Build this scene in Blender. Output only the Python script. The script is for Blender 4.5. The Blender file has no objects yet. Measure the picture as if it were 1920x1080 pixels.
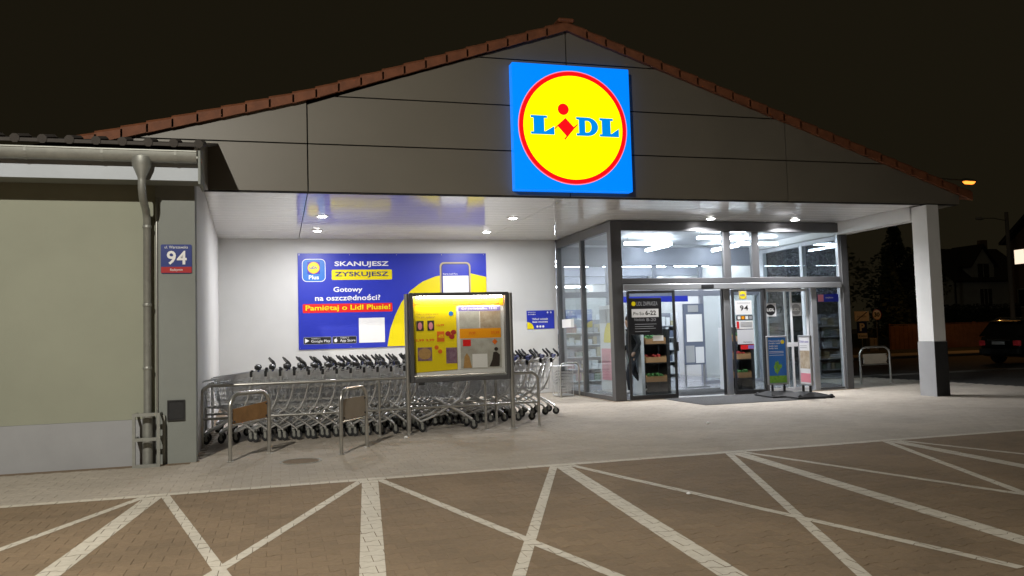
import bpy, bmesh, math, random
from mathutils import Vector, Matrix
random.seed(7)
sc = bpy.context.scene
col = sc.collection
R = math.radians

# ------------------------------------------------------------------ camera
cam = bpy.data.cameras.new('camera')
cam.sensor_width = 36.0
cam.lens = 36.0 * 1537.6 / 1920.0
cam.clip_start = 0.05
cam.clip_end = 600
co = bpy.data.objects.new('camera', cam)
col.objects.link(co)
_r = Vector((0.96156, -0.27307, -0.02889)); _f = Vector((0.27433, 0.95989, 0.05785)); _u = _r.cross(_f)
co.matrix_world = Matrix(((_r.x, _u.x, -_f.x, 0), (_r.y, _u.y, -_f.y, 0), (_r.z, _u.z, -_f.z, 1.5), (0, 0, 0, 1)))
sc.camera = co

# ------------------------------------------------------------------ night sky (city glow, no sun)
w = bpy.data.worlds.new('World'); sc.world = w; w.use_nodes = True
bg = w.node_tree.nodes['Background']
bg.inputs['Color'].default_value = (1.0, 0.80, 0.42, 1)
bg.inputs['Strength'].default_value = 0.0095
sc.view_settings.view_transform = 'Standard'
sc.view_settings.look = 'None'
sc.view_settings.exposure = 0.0
sc.view_settings.gamma = 1.0
sc.cycles.use_denoising = True
sc.cycles.max_bounces = 10
sc.cycles.transparent_max_bounces = 24
sc.cycles.sample_clamp_indirect = 6.0
sc.cycles.caustics_reflective = False
sc.cycles.caustics_refractive = False

# ------------------------------------------------------------------ materials
M = {}
def mat(name, c, rough=0.6, metal=0.0, var=0.0, vscale=3.0, bump=0.0, bscale=40.0, spec=0.5, island=0.0, c2=None, stain=0.0, coat=0.0):
    m = bpy.data.materials.new(name); m.use_nodes = True
    nt = m.node_tree; b = nt.nodes['Principled BSDF']; L = nt.links.new
    b.inputs['Roughness'].default_value = rough; b.inputs['Metallic'].default_value = metal
    b.inputs['Specular IOR Level'].default_value = spec
    if coat: b.inputs['Coat Weight'].default_value = coat; b.inputs['Coat Roughness'].default_value = 0.08
    b.inputs['Base Color'].default_value = (*c, 1)
    cur = None
    tc = nt.nodes.new('ShaderNodeTexCoord')
    ge = nt.nodes.new('ShaderNodeNewGeometry')
    def mix(fac, a, bcol, mode='MIX'):
        n = nt.nodes.new('ShaderNodeMix'); n.data_type = 'RGBA'; n.blend_type = mode
        if hasattr(fac, 'is_linked'): L(fac, n.inputs[0])
        else: n.inputs[0].default_value = fac
        for s, v in ((6, a), (7, bcol)):
            if hasattr(v, 'is_linked'): L(v, n.inputs[s])
            else: n.inputs[s].default_value = (*v, 1)
        return n.outputs[2]
    if var or c2 or island or stain:
        cur = c
        if var or c2:
            nz = nt.nodes.new('ShaderNodeTexNoise'); nz.inputs['Scale'].default_value = vscale; nz.inputs['Detail'].default_value = 6; nz.inputs['Roughness'].default_value = .65
            L(ge.outputs['Position'], nz.inputs['Vector'])
            rp = nt.nodes.new('ShaderNodeValToRGB'); rp.color_ramp.elements[0].position = .32; rp.color_ramp.elements[1].position = .68
            L(nz.outputs['Fac'], rp.inputs['Fac'])
            d = c2 if c2 else tuple(x * (1 - var) for x in c)
            cur = mix(rp.outputs['Color'], d, c)
        if island:
            mp = nt.nodes.new('ShaderNodeMapRange'); mp.inputs[3].default_value = 1 - island; mp.inputs[4].default_value = 1 + island
            L(ge.outputs['Random Per Island'], mp.inputs[0])
            cur = mix(1.0, cur, mp.outputs[0], 'MULTIPLY')
        if stain:
            n2 = nt.nodes.new('ShaderNodeTexNoise'); n2.inputs['Scale'].default_value = .55; n2.inputs['Detail'].default_value = 8; n2.inputs['Distortion'].default_value = .8
            L(ge.outputs['Position'], n2.inputs['Vector'])
            r2 = nt.nodes.new('ShaderNodeValToRGB'); r2.color_ramp.elements[0].position = .38; r2.color_ramp.elements[1].position = .62
            r2.color_ramp.elements[0].color = (1 - stain,) * 3 + (1,); r2.color_ramp.elements[1].color = (1, 1, 1, 1)
            L(n2.outputs['Fac'], r2.inputs['Fac'])
            cur = mix(1.0, cur, r2.outputs['Color'], 'MULTIPLY')
        L(cur, b.inputs['Base Color'])
    if bump:
        nb = nt.nodes.new('ShaderNodeTexNoise'); nb.inputs['Scale'].default_value = bscale; nb.inputs['Detail'].default_value = 5
        L(ge.outputs['Position'], nb.inputs['Vector'])
        bp = nt.nodes.new('ShaderNodeBump'); bp.inputs['Strength'].default_value = bump; bp.inputs['Distance'].default_value = .01
        L(nb.outputs['Fac'], bp.inputs['Height']); L(bp.outputs['Normal'], b.inputs['Normal'])
    M[name] = m
    return m
def emit(name, c, s):
    m = bpy.data.materials.new(name); m.use_nodes = True
    b = m.node_tree.nodes['Principled BSDF']
    b.inputs['Base Color'].default_value = (*[min(x, .8) for x in c], 1)
    b.inputs['Roughness'].default_value = .3
    b.inputs['Emission Color'].default_value = (*c, 1); b.inputs['Emission Strength'].default_value = s
    M[name] = m
def glassmat(name, tint=(.93, .96, .96), base=.07):
    m = bpy.data.materials.new(name); m.use_nodes = True
    nt = m.node_tree; L = nt.links.new; nt.nodes.remove(nt.nodes['Principled BSDF'])
    out = nt.nodes['Material Output']
    t = nt.nodes.new('ShaderNodeBsdfTransparent'); t.inputs[0].default_value = (*tint, 1)
    g = nt.nodes.new('ShaderNodeBsdfGlossy'); g.inputs['Roughness'].default_value = .015; g.inputs['Color'].default_value = (.95, .97, 1, 1)
    lw = nt.nodes.new('ShaderNodeLayerWeight'); lw.inputs['Blend'].default_value = .5
    p = nt.nodes.new('ShaderNodeMath'); p.operation = 'POWER'; p.inputs[1].default_value = 4.0
    a = nt.nodes.new('ShaderNodeMath'); a.operation = 'MULTIPLY_ADD'; a.inputs[1].default_value = .85; a.inputs[2].default_value = base
    mx = nt.nodes.new('ShaderNodeMixShader')
    L(lw.outputs['Facing'], p.inputs[0]); L(p.outputs[0], a.inputs[0]); L(a.outputs[0], mx.inputs[0])
    L(t.outputs[0], mx.inputs[1]); L(g.outputs[0], mx.inputs[2]); L(mx.outputs[0], out.inputs['Surface'])
    M[name] = m

mat('plaster_cream', (.335, .345, .27), .85, var=.07, vscale=1.2, bump=.25, bscale=120, stain=.08)
mat('plaster_grey', (.37, .375, .39), .85, var=.08, vscale=2, bump=.25, bscale=120, stain=.1)
mat('plaster_pilaster', (.27, .285, .265), .85, var=.08, vscale=1.5, bump=.25, bscale=120, stain=.12)
mat('column_white', (.80, .80, .79), .8, var=.04, vscale=2, bump=.12, bscale=120, stain=.08)
mat('plaster_white', (.63, .63, .62), .8, var=.03, vscale=1.5, bump=.12, bscale=120, stain=.05)
mat('panel_grey', (.195, .175, .14), .45, var=.05, vscale=.8, stain=.07)
mat('panel_back', (.03, .03, .03), .9)
mat('ceiling_white', (.90, .90, .90), .12, var=.02, vscale=1)
mat('frame_grey', (.12, .12, .125), .35, .3, var=.1, vscale=4)
mat('frame_dark', (.03, .03, .032), .4, .1)
mat('frame_silver', (.42, .43, .45), .35, .6)
mat('white_paint', (.8, .8, .8), .5)
mat('board_white', (.44, .48, .53), .5, var=.08, stain=.1)
mat('steel', (.55, .54, .51), .32, .85, var=.15, vscale=14)
mat('galv', (.37, .375, .345), .5, .55, var=.2, vscale=9)
mat('chrome', (.80, .81, .82), .28, .9)
mat('black_plastic', (.02, .02, .022), .4)
mat('rubber', (.025, .025, .027), .75, var=.3, vscale=20)
mat('paver', (.275, .195, .12), .8, var=.2, vscale=26, bump=.5, bscale=260, island=.07, stain=.2)
mat('apron_paver', (.47, .415, .35), .8, var=.15, vscale=24, bump=.4, bscale=260, island=.05, stain=.15)
mat('sand', (.225, .165, .11), .95, var=.3, vscale=30)
mat('line_paint', (.68, .63, .54), .65, c2=(.57, .52, .43), vscale=18, bump=.3, bscale=200, stain=.16)
mat('asphalt', (.055, .053, .05), .85, var=.25, vscale=12, bump=.6, bscale=150, stain=.25)
mat('kerb', (.2, .19, .18), .8, var=.2, vscale=8, bump=.3)
mat('tile_clay', (.25, .085, .035), .7, var=.35, vscale=6, bump=.3, bscale=60, island=.25)
mat('tile_dark', (.05, .042, .036), .75, var=.3, vscale=6, bump=.3, bscale=60)
mat('mat_fibre', (.06, .06, .062), .95, var=.25, vscale=60, bump=.8, bscale=300)
mat('plywood', (.36, .19, .07), .65, var=.35, vscale=7, stain=.3)
mat('board_beige', (.42, .36, .29), .7, var=.12, vscale=6, stain=.2)
mat('sign_blue', (.012, .03, .20), .35)
mat('sign_red', (.40, .01, .012), .35)
mat('sign_white', (.8, .8, .8), .4)
mat('print_blue', (.02, .035, .44), .4, var=.04)
mat('print_navy', (.03, .035, .14), .4)
mat('print_yellow', (.80, .66, .0), .4)
mat('print_red', (.72, .015, .015), .4)
mat('print_white', (.82, .82, .82), .4)
mat('print_black', (.012, .012, .014), .4)
mat('print_grey', (.35, .36, .38), .45)
mat('print_green', (.10, .35, .03), .45, c2=(.25, .5, .05), vscale=22)
mat('print_gold', (.45, .36, .20), .4)
mat('print_skyblue', (.02, .16, .55), .4)
mat('print_pink', (.7, .25, .32), .5)
glassmat('glass', base=.05)
glassmat('glass_case', (.97, .97, .96), base=.03)
mat('floor_tile', (.26, .26, .28), .25, var=.08, vscale=1.5, stain=.06)
mat('store_white', (.7, .71, .74), .5)
mat('store_grey', (.24, .25, .29), .5)
mat('wood_crate', (.40, .22, .10), .7, var=.2, vscale=10)
mat('produce_red', (.5, .03, .02), .5, c2=(.30, .02, .02), vscale=25)
mat('produce_green', (.06, .22, .04), .6, c2=(.02, .08, .02), vscale=25)
mat('cloth_dark', (.012, .013, .016), .9, var=.3, vscale=15)
mat('cloth_trouser', (.02, .022, .03), .9)
mat('skin', (.45, .28, .2), .6)
mat('hair', (.03, .02, .015), .7)
mat('car_black', (.008, .008, .009), .12, .0, coat=.6)
mat('car_glass', (.01, .01, .012), .05)
mat('bark', (.06, .045, .035), .9, var=.3, vscale=10, bump=.6)
mat('leaf', (.035, .05, .02), .7, c2=(.02, .035, .012), vscale=3, island=.35)
mat('hedge_leaf', (.03, .04, .018), .7, c2=(.02, .03, .012), vscale=3, island=.3)
mat('house_white', (.62, .62, .58), .85, var=.08, stain=.15)
mat('house_brown', (.32, .2, .12), .85, var=.1, stain=.15)
mat('fence_wood', (.22, .11, .06), .8, var=.3, vscale=5, island=.15)
mat('concrete', (.35, .33, .3), .85, var=.15, bump=.3)
mat('grass_verge', (.05, .055, .025), .95, var=.4, vscale=20, bump=.8)
emit('glow_blue', (.0, .21, 1.0), 1.0)
emit('glow_blue_letter', (.0, .26, .85), .8)
emit('glow_yellow', (1.0, .93, .0), 1.35)
emit('glow_red', (1.0, .004, .008), .95)
emit('glow_pink', (1.0, .25, .30), .9)
emit('lens_white', (1.0, .97, .95), 40)
emit('tube_white', (.84, .91, 1.0), 40)
emit('case_tube', (1.0, .94, .82), 85)
emit('sodium', (1.0, .27, .035), 2.6)
emit('lamp_warm', (1.0, .85, .6), 30)
emit('lit_window', (1.0, .78, .6), 1.2)
emit('tail_red', (.6, .04, .05), .04)
mat('case_yellow', (.85, .66, .0), .5, var=.05)
mat('case_orange', (.85, .33, .0), .5)
mat('case_deep', (.75, .15, .01), .5)
mat('case_paper', (.78, .76, .72), .5)
mat('case_tan', (.50, .29, .10), .6, var=.3, vscale=40)
mat('case_purple', (.13, .05, .10), .5, c2=(.30, .2, .26), vscale=16)
mat('case_room', (.50, .50, .46), .5, c2=(.36, .34, .30), vscale=6)
mat('case_bed', (.55, .48, .38), .5, c2=(.30, .22, .14), vscale=7)
mat('case_lilac', (.22, .18, .48), .5)

# ------------------------------------------------------------------ mesh helpers
class MB:
    def __init__(s): s.v = []; s.f = []
    def add(s, vs, fs):
        o = len(s.v); s.v += [tuple(p) for p in vs]; s.f += [tuple(i + o for i in f) for f in fs]; return s
    def box(s, x0, x1, y0, y1, z0, z1):
        return s.add([(x0, y0, z0), (x1, y0, z0), (x1, y1, z0), (x0, y1, z0), (x0, y0, z1), (x1, y0, z1), (x1, y1, z1), (x0, y1, z1)],
                     [(3, 2, 1, 0), (4, 5, 6, 7), (0, 1, 5, 4), (1, 2, 6, 5), (2, 3, 7, 6), (3, 0, 4, 7)])
    def cbox(s, x0, x1, y0, y1, z0, z1, b=.006):
        # box with bevelled edges
        bm = bmesh.new(); bmesh.ops.create_cube(bm, size=1)
        for v in bm.verts: v.co = Vector(((x0 + x1) / 2 + v.co.x * (x1 - x0), (y0 + y1) / 2 + v.co.y * (y1 - y0), (z0 + z1) / 2 + v.co.z * (z1 - z0)))
        bmesh.ops.bevel(bm, geom=bm.edges[:], offset=b, segments=1, affect='EDGES', profile=.5)
        bm.verts.index_update()
        s.add([v.co[:] for v in bm.verts], [[v.index for v in f.verts] for f in bm.faces]); bm.free(); return s
    def prism(s, poly, ax, a0, a1):
        # poly in the plane across axis ax: ax 'y' -> (x,z); 'x' -> (y,z); 'z' -> (x,y)
        def p(q, a): return (q[0], a, q[1]) if ax == 'y' else ((a, q[0], q[1]) if ax == 'x' else (q[0], q[1], a))
        n = len(poly)
        return s.add([p(q, a0) for q in poly] + [p(q, a1) for q in poly],
                     [tuple(range(n)), tuple(range(2 * n - 1, n - 1, -1))] + [(i, i + n, (i + 1) % n + n, (i + 1) % n) for i in range(n)])
    def tube(s, pts, r, n=8, cap=True, closed=False):
        pts = [Vector(p) for p in pts]; m = len(pts)
        rr = r if isinstance(r, (list, tuple)) else [r] * m
        ring0 = len(s.v); prev = None
        for i, p in enumerate(pts):
            if closed: t = pts[(i + 1) % m] - pts[i - 1]
            else: t = pts[min(i + 1, m - 1)] - pts[max(i - 1, 0)]
            t.normalize()
            if prev is None:
                a = Vector((0, 0, 1)) if abs(t.z) < .9 else Vector((1, 0, 0))
                u = t.cross(a).normalized()
            else:
                u = (prev - t * prev.dot(t)).normalized()
            prev = u; v = t.cross(u)
            for k in range(n):
                an = 2 * math.pi * (k + .5) / n
                s.v.append(tuple(p + (u * math.cos(an) + v * math.sin(an)) * rr[i]))
        for i in range(m if closed else m - 1):
            for k in range(n):
                j = (i + 1) % m
                s.f.append((ring0 + i * n + k, ring0 + j * n + k, ring0 + j * n + (k + 1) % n, ring0 + i * n + (k + 1) % n))
        if cap and not closed:
            s.f.append(tuple(ring0 + k for k in range(n - 1, -1, -1))); s.f.append(tuple(ring0 + (m - 1) * n + k for k in range(n)))
        return s
    def lathe(s, prof, c, n=20, ax='z'):
        o = len(s.v)
        for (r, h) in prof:
            for k in range(n):
                a = 2 * math.pi * k / n; p = (r * math.cos(a), r * math.sin(a), h)
                if ax == 'y': p = (p[0], p[2], p[1])
                if ax == 'x': p = (p[2], p[0], p[1])
                s.v.append((c[0] + p[0], c[1] + p[1], c[2] + p[2]))
        for i in range(len(prof) - 1):
            for k in range(n):
                s.f.append((o + i * n + k, o + i * n + (k + 1) % n, o + (i + 1) * n + (k + 1) % n, o + (i + 1) * n + k))
        s.f.append(tuple(o + k for k in range(n - 1, -1, -1))); s.f.append(tuple(o + (len(prof) - 1) * n + k for k in range(n)))
        return s
    def poly(s, pts): return s.add(pts, [tuple(range(len(pts)))])
    def build(s, name, m, parent=None, smooth=False, local=False):
        o = Vector((0, 0, 0)) if (parent is None or local) else wloc(parent)
        me = bpy.data.meshes.new(name); me.from_pydata([(p[0] - o.x, p[1] - o.y, p[2] - o.z) for p in s.v], [], s.f)
        bm = bmesh.new(); bm.from_mesh(me); bmesh.ops.recalc_face_normals(bm, faces=bm.faces[:]); bm.to_mesh(me); bm.free()
        if smooth:
            me.polygons.foreach_set('use_smooth', [True] * len(me.polygons)); me.update()
            try: me.set_sharp_from_angle(angle=R(40))
            except Exception: pass
        me.materials.append(M[m])
        ob = bpy.data.objects.new(name, me); col.objects.link(ob)
        if parent: ob.parent = parent
        return ob
def wloc(o):
    v = Vector((0, 0, 0))
    while o: v = v + o.location; o = o.parent
    return v
def thing(name, label, cat, loc=(0, 0, 0), rz=0, group=None):
    o = bpy.data.objects.new(name, None); o.empty_display_size = .2; col.objects.link(o)
    o.location = loc; o.rotation_euler = (0, 0, rz); o['label'] = label; o['category'] = cat
    if group: o['group'] = group
    return o
def tag(o, label, cat, group=None):
    o['label'] = label; o['category'] = cat
    if group: o['group'] = group
    return o
def struct(o): o['kind'] = 'structure'; return o
def copy_tree(o, parent=None):
    c = o.copy(); col.objects.link(c); c.parent = parent
    for ch in list(o.children): copy_tree(ch, c)
    return c
def B(name, m, parent, *b, bev=0, **k):
    mb = MB()
    mb.cbox(*b, b=bev) if bev else mb.box(*b)
    return mb.build(name, m, parent, **k)
def arc_pts(c, r, a0, a1, n, plane='xz', y=0):
    out = []
    for i in range(n + 1):
        a = R(a0 + (a1 - a0) * i / n); p = (c[0] + r * math.cos(a), c[1] + r * math.sin(a))
        out.append((p[0], y, p[1]) if plane == 'xz' else (y, p[0], p[1]))
    return out
def rrect(x0, x1, z0, z1, r, n=5):
    out = []
    for cx, cz, a in ((x1 - r, z1 - r, 0), (x0 + r, z1 - r, 90), (x0 + r, z0 + r, 180), (x1 - r, z0 + r, 270)):
        for i in range(n + 1):
            t = R(a + 90 * i / n); out.append((cx + r * math.cos(t), cz + r * math.sin(t)))
    return out
def disc(cx, cz, r, n=32, rz=None): return [(cx + r * math.cos(2 * math.pi * i / n), cz + (rz or r) * math.sin(2 * math.pi * i / n)) for i in range(n)]
def sheet(name, poly, y, m, parent, local=False, th=0.0015):
    """flat print: a thin film facing -Y"""
    return MB().prism(poly, 'y', y, y + th).build(name, m, parent, local=local)
def rect(x0, x1, z0, z1): return [(x0, z0), (x1, z0), (x1, z1), (x0, z1)]
_fc = {}
def textmesh(t, bold):
    if (t, bold) in _fc: return _fc[(t, bold)]
    cu = bpy.data.curves.new('lettering', 'FONT'); cu.body = t; cu.size = 1; cu.offset = bold; cu.resolution_u = 3
    ob = bpy.data.objects.new('lettering', cu); col.objects.link(ob)
    me = bpy.data.meshes.new_from_object(ob.evaluated_get(bpy.context.evaluated_depsgraph_get()))
    vs = [v.co.copy() for v in me.vertices]; fs = [tuple(p.vertices) for p in me.polygons]
    bpy.data.objects.remove(ob); bpy.data.curves.remove(cu); bpy.data.meshes.remove(me)
    _fc[(t, bold)] = (vs, fs); return vs, fs
def text(t, x0, x1, z0, z1, y, m, parent, bold=.012, local=False, keep=False, name='lettering'):
    vs, fs = textmesh(t, bold)
    if not vs: return None
    ax, bx = min(v.x for v in vs), max(v.x for v in vs); az, bz = min(v.y for v in vs), max(v.y for v in vs)
    sx, sz = (x1 - x0) / (bx - ax), (z1 - z0) / max(bz - az, .01)
    if keep: sx = sz = min(sx, sz)
    mb = MB(); mb.add([(x0 + (v.x - ax) * sx, y, z0 + (v.y - az) * sz) for v in vs], fs)
    return mb.build(name, m, parent, local=local)

def clip_convex(subj, clip):
    """Sutherland-Hodgman, clip polygon counter-clockwise"""
    out = subj
    n = len(clip)
    for i in range(n):
        a, b = clip[i], clip[(i + 1) % n]
        def side(p): return (b[0] - a[0]) * (p[1] - a[1]) - (b[1] - a[1]) * (p[0] - a[0])
        inp, out = out, []
        if not inp: return []
        for j in range(len(inp)):
            p, q = inp[j - 1], inp[j]; sp, sq = side(p), side(q)
            if (sp >= 0) != (sq >= 0):
                t = sp / (sp - sq); out.append((p[0] + (q[0] - p[0]) * t, p[1] + (q[1] - p[1]) * t))
            if sq >= 0: out.append(q)
    return out

# ================================================================== GROUND
g = B('ground', 'sand', None, -160, 260, -60, 300, -.5, -.014); struct(g)
pav = struct(B('pavement', 'sand', None, -9, 16.2, .2, 20.3, -.013, -.0035))
W1, W2 = .0575, .0825
half = [(-.1, W2), (-.065, W2), (-.035, W1), (.035, W1), (.065, W2), (.1, W2)]
outline = [(x, -z) for x, z in half] + [(x, z) for x, z in reversed(half)]
def inset(poly, d):
    n = len(poly); out = []
    for i in range(n):
        p0, p1, p2 = Vector(poly[i - 1]), Vector(poly[i]), Vector(poly[(i + 1) % n])
        e1 = (p1 - p0).normalized(); e2 = (p2 - p1).normalized()
        n1 = Vector((-e1.y, e1.x)); n2 = Vector((-e2.y, e2.x))
        b = (n1 + n2) / max(.35, 1 + n1.dot(n2)); out.append((p1.x + b.x * d, p1.y + b.y * d))
    return out
PT = inset(outline, .0024); PBm = inset(outline, .0006)
def in_view(x, y):
    cz = x * .2743 + y * .9599; cx = x * .9616 - y * .2731
    return cz > 3.2 and abs(cx) < cz * .66 + .8
lines = []   # (x0,y0,x1,y1,width)
lines.append((-9.0, 9.02, 16.2, 9.04, .13))
bays = [-1.21, .92, 3.09, 5.33, 7.60]
for i, bx in enumerate(bays):
    lines.append((bx, 8.95, bx - .46, 4.4, .17))
for bx in (-3.4, -1.30, 1.02, 3.17, 5.40, 7.72): pass
for bx0, bx1 in zip([-3.36] + bays, bays + [9.9]):
    # the crossing pair inside each bay
    lines.append((bx0 + .10, 8.95, bx0 + .10 + 1.14, 4.05, .085) if bx0 > -3.3 else (bx0 + .1, 8.95, bx0 + 1.2, 4.05, .085))
    dx = 1.22 if bx1 > 0 else 1.9
    lines.append((bx1 - .10, 8.95, bx1 - .10 - 1.95, 4.05, .085))
lines = [l for l in lines]
lines.remove(lines[1 + len(bays)])
rows = []
pv_near = []; field_p = MB(); field_a = MB(); tops = []
ny = int((20.30 - 3.4) / .14)
for j in range(ny):
    y = 3.4 + j * .14
    for i in range(-45, 82):
        x = i * .2 + (.1 if j % 2 else 0)
        if not in_view(x, y): continue
        if y > 11.2 and x < -1.0: continue
        if y > 16.55 and 6.95 < x < 13.35: continue
        z = random.uniform(-.0009, .0009); tx = random.uniform(-.009, .009); ty = random.uniform(-.009, .009)
        top = [(x + a, y + b) for a, b in PT]
        tops.append((x, y, z, tx, ty, top))
        bx_ = MB(); n = 12
        vs = [(x + a, y + b, z + a * tx + b * ty) for a, b in PT] + [(x + a, y + b, -.0034) for a, b in PBm]
        fs = [tuple(range(n))] + [(k + n, (k + 1) % n + n, (k + 1) % n, k) for k in range(n)]
        pv_near.append((x * .2743 + y * .9599, x, y, z, tx, ty, vs, fs))
pv_near.sort(key=lambda t: t[0])
pm = MB().add([(a, b, 0) for a, b in PT] + [(a, b, -.0034) for a, b in PBm], [tuple(range(12))] + [(k + 12, (k + 1) % 12 + 12, (k + 1) % 12, k) for k in range(12)]).build('paver', 'paver', pav, local=True)
pm_me = pm.data; bpy.data.objects.remove(pm)
# the near pavers share mesh data, so their tone comes from four slightly different stones
stones = []
for q in range(4):
    me = pm_me.copy(); mm = M['paver'].copy(); k = (.94, .98, 1.02, 1.06)[q]
    for nd in mm.node_tree.nodes:
        if nd.type == 'MAP_RANGE': nd.inputs[3].default_value = k; nd.inputs[4].default_value = k
    me.materials.clear(); me.materials.append(mm); stones.append(me)
for t in pv_near[:300]:
    ob = bpy.data.objects.new('paver', random.choice(stones)); col.objects.link(ob); ob.parent = pav
    ob.location = (t[1], t[2], t[3]); ob.rotation_euler = (t[5], -t[4], 0)
for t in pv_near[300:]:
    (field_p if t[2] < 9.02 else field_a).add(t[6], t[7])
fp = field_p.build('parking_pavers', 'paver', pav); fp['kind'] = 'stuff'
fa = field_a.build('forecourt_pavers', 'apron_paver', pav); fa['kind'] = 'stuff'
for (x0, y0, x1, y1, wd) in lines:
    d = Vector((x1 - x0, y1 - y0)).normalized(); nrm = Vector((-d.y, d.x)) * wd / 2
    clip = [(x0 - nrm.x, y0 - nrm.y), (x1 - nrm.x, y1 - nrm.y), (x1 + nrm.x, y1 + nrm.y), (x0 + nrm.x, y0 + nrm.y)]
    ar = sum(clip[i - 1][0] * clip[i][1] - clip[i][0] * clip[i - 1][1] for i in range(4))
    if ar < 0: clip.reverse()
    mb = MB(); bx0, bx1 = min(c[0] for c in clip) - .12, max(c[0] for c in clip) + .12; by0, by1 = min(c[1] for c in clip) - .12, max(c[1] for c in clip) + .12
    lift = .0016 + .0006 * lines.index((x0, y0, x1, y1, wd)) / len(lines)
    for (x, y, z, tx, ty, top) in tops:
        if bx0 < x < bx1 and by0 < y < by1:
            q = clip_convex(top, clip)
            if len(q) > 2: mb.poly([(a, b, z + (a - x) * tx + (b - y) * ty + lift) for a, b in q])
    if mb.f: mb.build('painted_line', 'line_paint', pav)
# road and verge behind the car park
struct(B('road', 'asphalt', None, 13.5, 200, 20.6, 30.0, -.0135, -.003))
struct(B('car_park_lane', 'asphalt', None, 16.25, 60, -20, 20.3, -.0135, -.004))
k = struct(B('kerb', 'kerb', None, 13.5, 200, 20.32, 20.55, -.2, .03, bev=.01))
k2 = struct(B('far_kerb', 'kerb', None, 13.5, 200, 30.05, 30.25, -.2, .12, bev=.02))
struct(B('far_pavement', 'concrete', None, 13.5, 200, 30.28, 33.0, -.2, .11))
struct(B('verge', 'grass_verge', None, 13.5, 240, 33.05, 120, -.2, .09))
mt = MB().cbox(8.15, 10.95, 14.75, 16.62, .003, .012, b=.004).build('entrance_mat', 'mat_fibre')
tag(mt, 'dark grey fibre mat on the paving before the sliding doors', 'mat')
# litter
for i, (x, y, s) in enumerate(((1.83, 12.45, .035), (6.6, 11.9, .03), (3.6, 6.9, .022))):
    mb = MB(); pts = []
    mb.lathe([(s * .5, 0), (s, s * .25), (s * .8, s * .7), (s * .2, s)], (x, y, .0), 7)
    tag(mb.build('litter', 'print_white'), ('crumpled white paper scrap lying by the notice case post', 'small white scrap lying on the paving before the entrance', 'tiny pale scrap lying between the painted hatch lines')[i], 'litter')
mh = thing('manhole_cover', 'round metal cover set in the paving by the bicycle hoops', 'manhole cover', (.25, 10.75, 0))
MB().lathe([(.22, 0), (.22, .003), (.20, .004)], (.25, 10.75, 0), 28).build('lid', 'sand', mh)
MB().tube([(.25 + .25 * math.cos(a * math.pi / 16), 10.75 + .25 * math.sin(a * math.pi / 16), .001) for a in range(32)], .008, 4, closed=True).build('rim', 'galv', mh)

# ================================================================== STORE BUILDING
YF, YB, ZC = 13.9, 20.45, 3.99
CX = 5.13
def roofz(x):
    if x < .5: return 5.572 - .263 * (.5 - x)
    return 7.10 - .330 * abs(x - CX)
st = thing('supermarket_building', 'white supermarket with a grey panelled gable above its open porch', 'building', (5.1, 17, 0))
B('back_wall', 'plaster_white', st, -1.5, 7.06, YB, YB + .25, -.01, 4.3)
MB().prism([(-1.06, 11.62), (-1.36, 11.62), (-1.56, YB), (-1.345, YB - .002)], 'z', -.01, 3.97).build('side_wall', 'plaster_white', st)
# gable panels
fas = B('fascia_frame', 'panel_back', st, -3.55, 13.8, YF + .03, YF + .12, ZC - .02, 4.09)
gab = [(-3.5, ZC), (13.84, ZC), (13.84, roofz(13.84) - .06), (CX, roofz(CX) - .06), (.5, roofz(.5) - .06), (-3.5, roofz(-3.5) - .06)]
MB().prism([(x, z) for x, z in gab], 'y', YF + .13, YF + .2).build('gable_backing', 'panel_back', st)
xs = [-3.5, .5, CX, 9.68, 13.84]; zs = [ZC, 4.79, 5.615, 6.46, 7.3]
gp = .011
for i in range(4):
    for j in range(4):
        r_ = [(xs[i] + gp, zs[j] + (gp if j else 0)), (xs[i + 1] - gp, zs[j] + (gp if j else 0)), (xs[i + 1] - gp, zs[j + 1] - gp), (xs[i] + gp, zs[j + 1] - gp)]
        cg = [(-3.5, ZC), (.52, ZC), (.52, roofz(.5) - .055), (-3.5, roofz(-3.5) - .055)] if i == 0 else [(.4, ZC), (13.84, ZC), (13.84, roofz(13.84) - .055), (CX, roofz(CX) - .055), (.4, roofz(CX) - .055 - .345 * (CX - .4))]
        q = clip_convex(r_, cg)
        if len(q) > 2: MB().prism(q, 'y', YF + random.uniform(-.002, .002), YF + .029).build('fascia_panel', 'panel_grey', fas)
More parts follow.
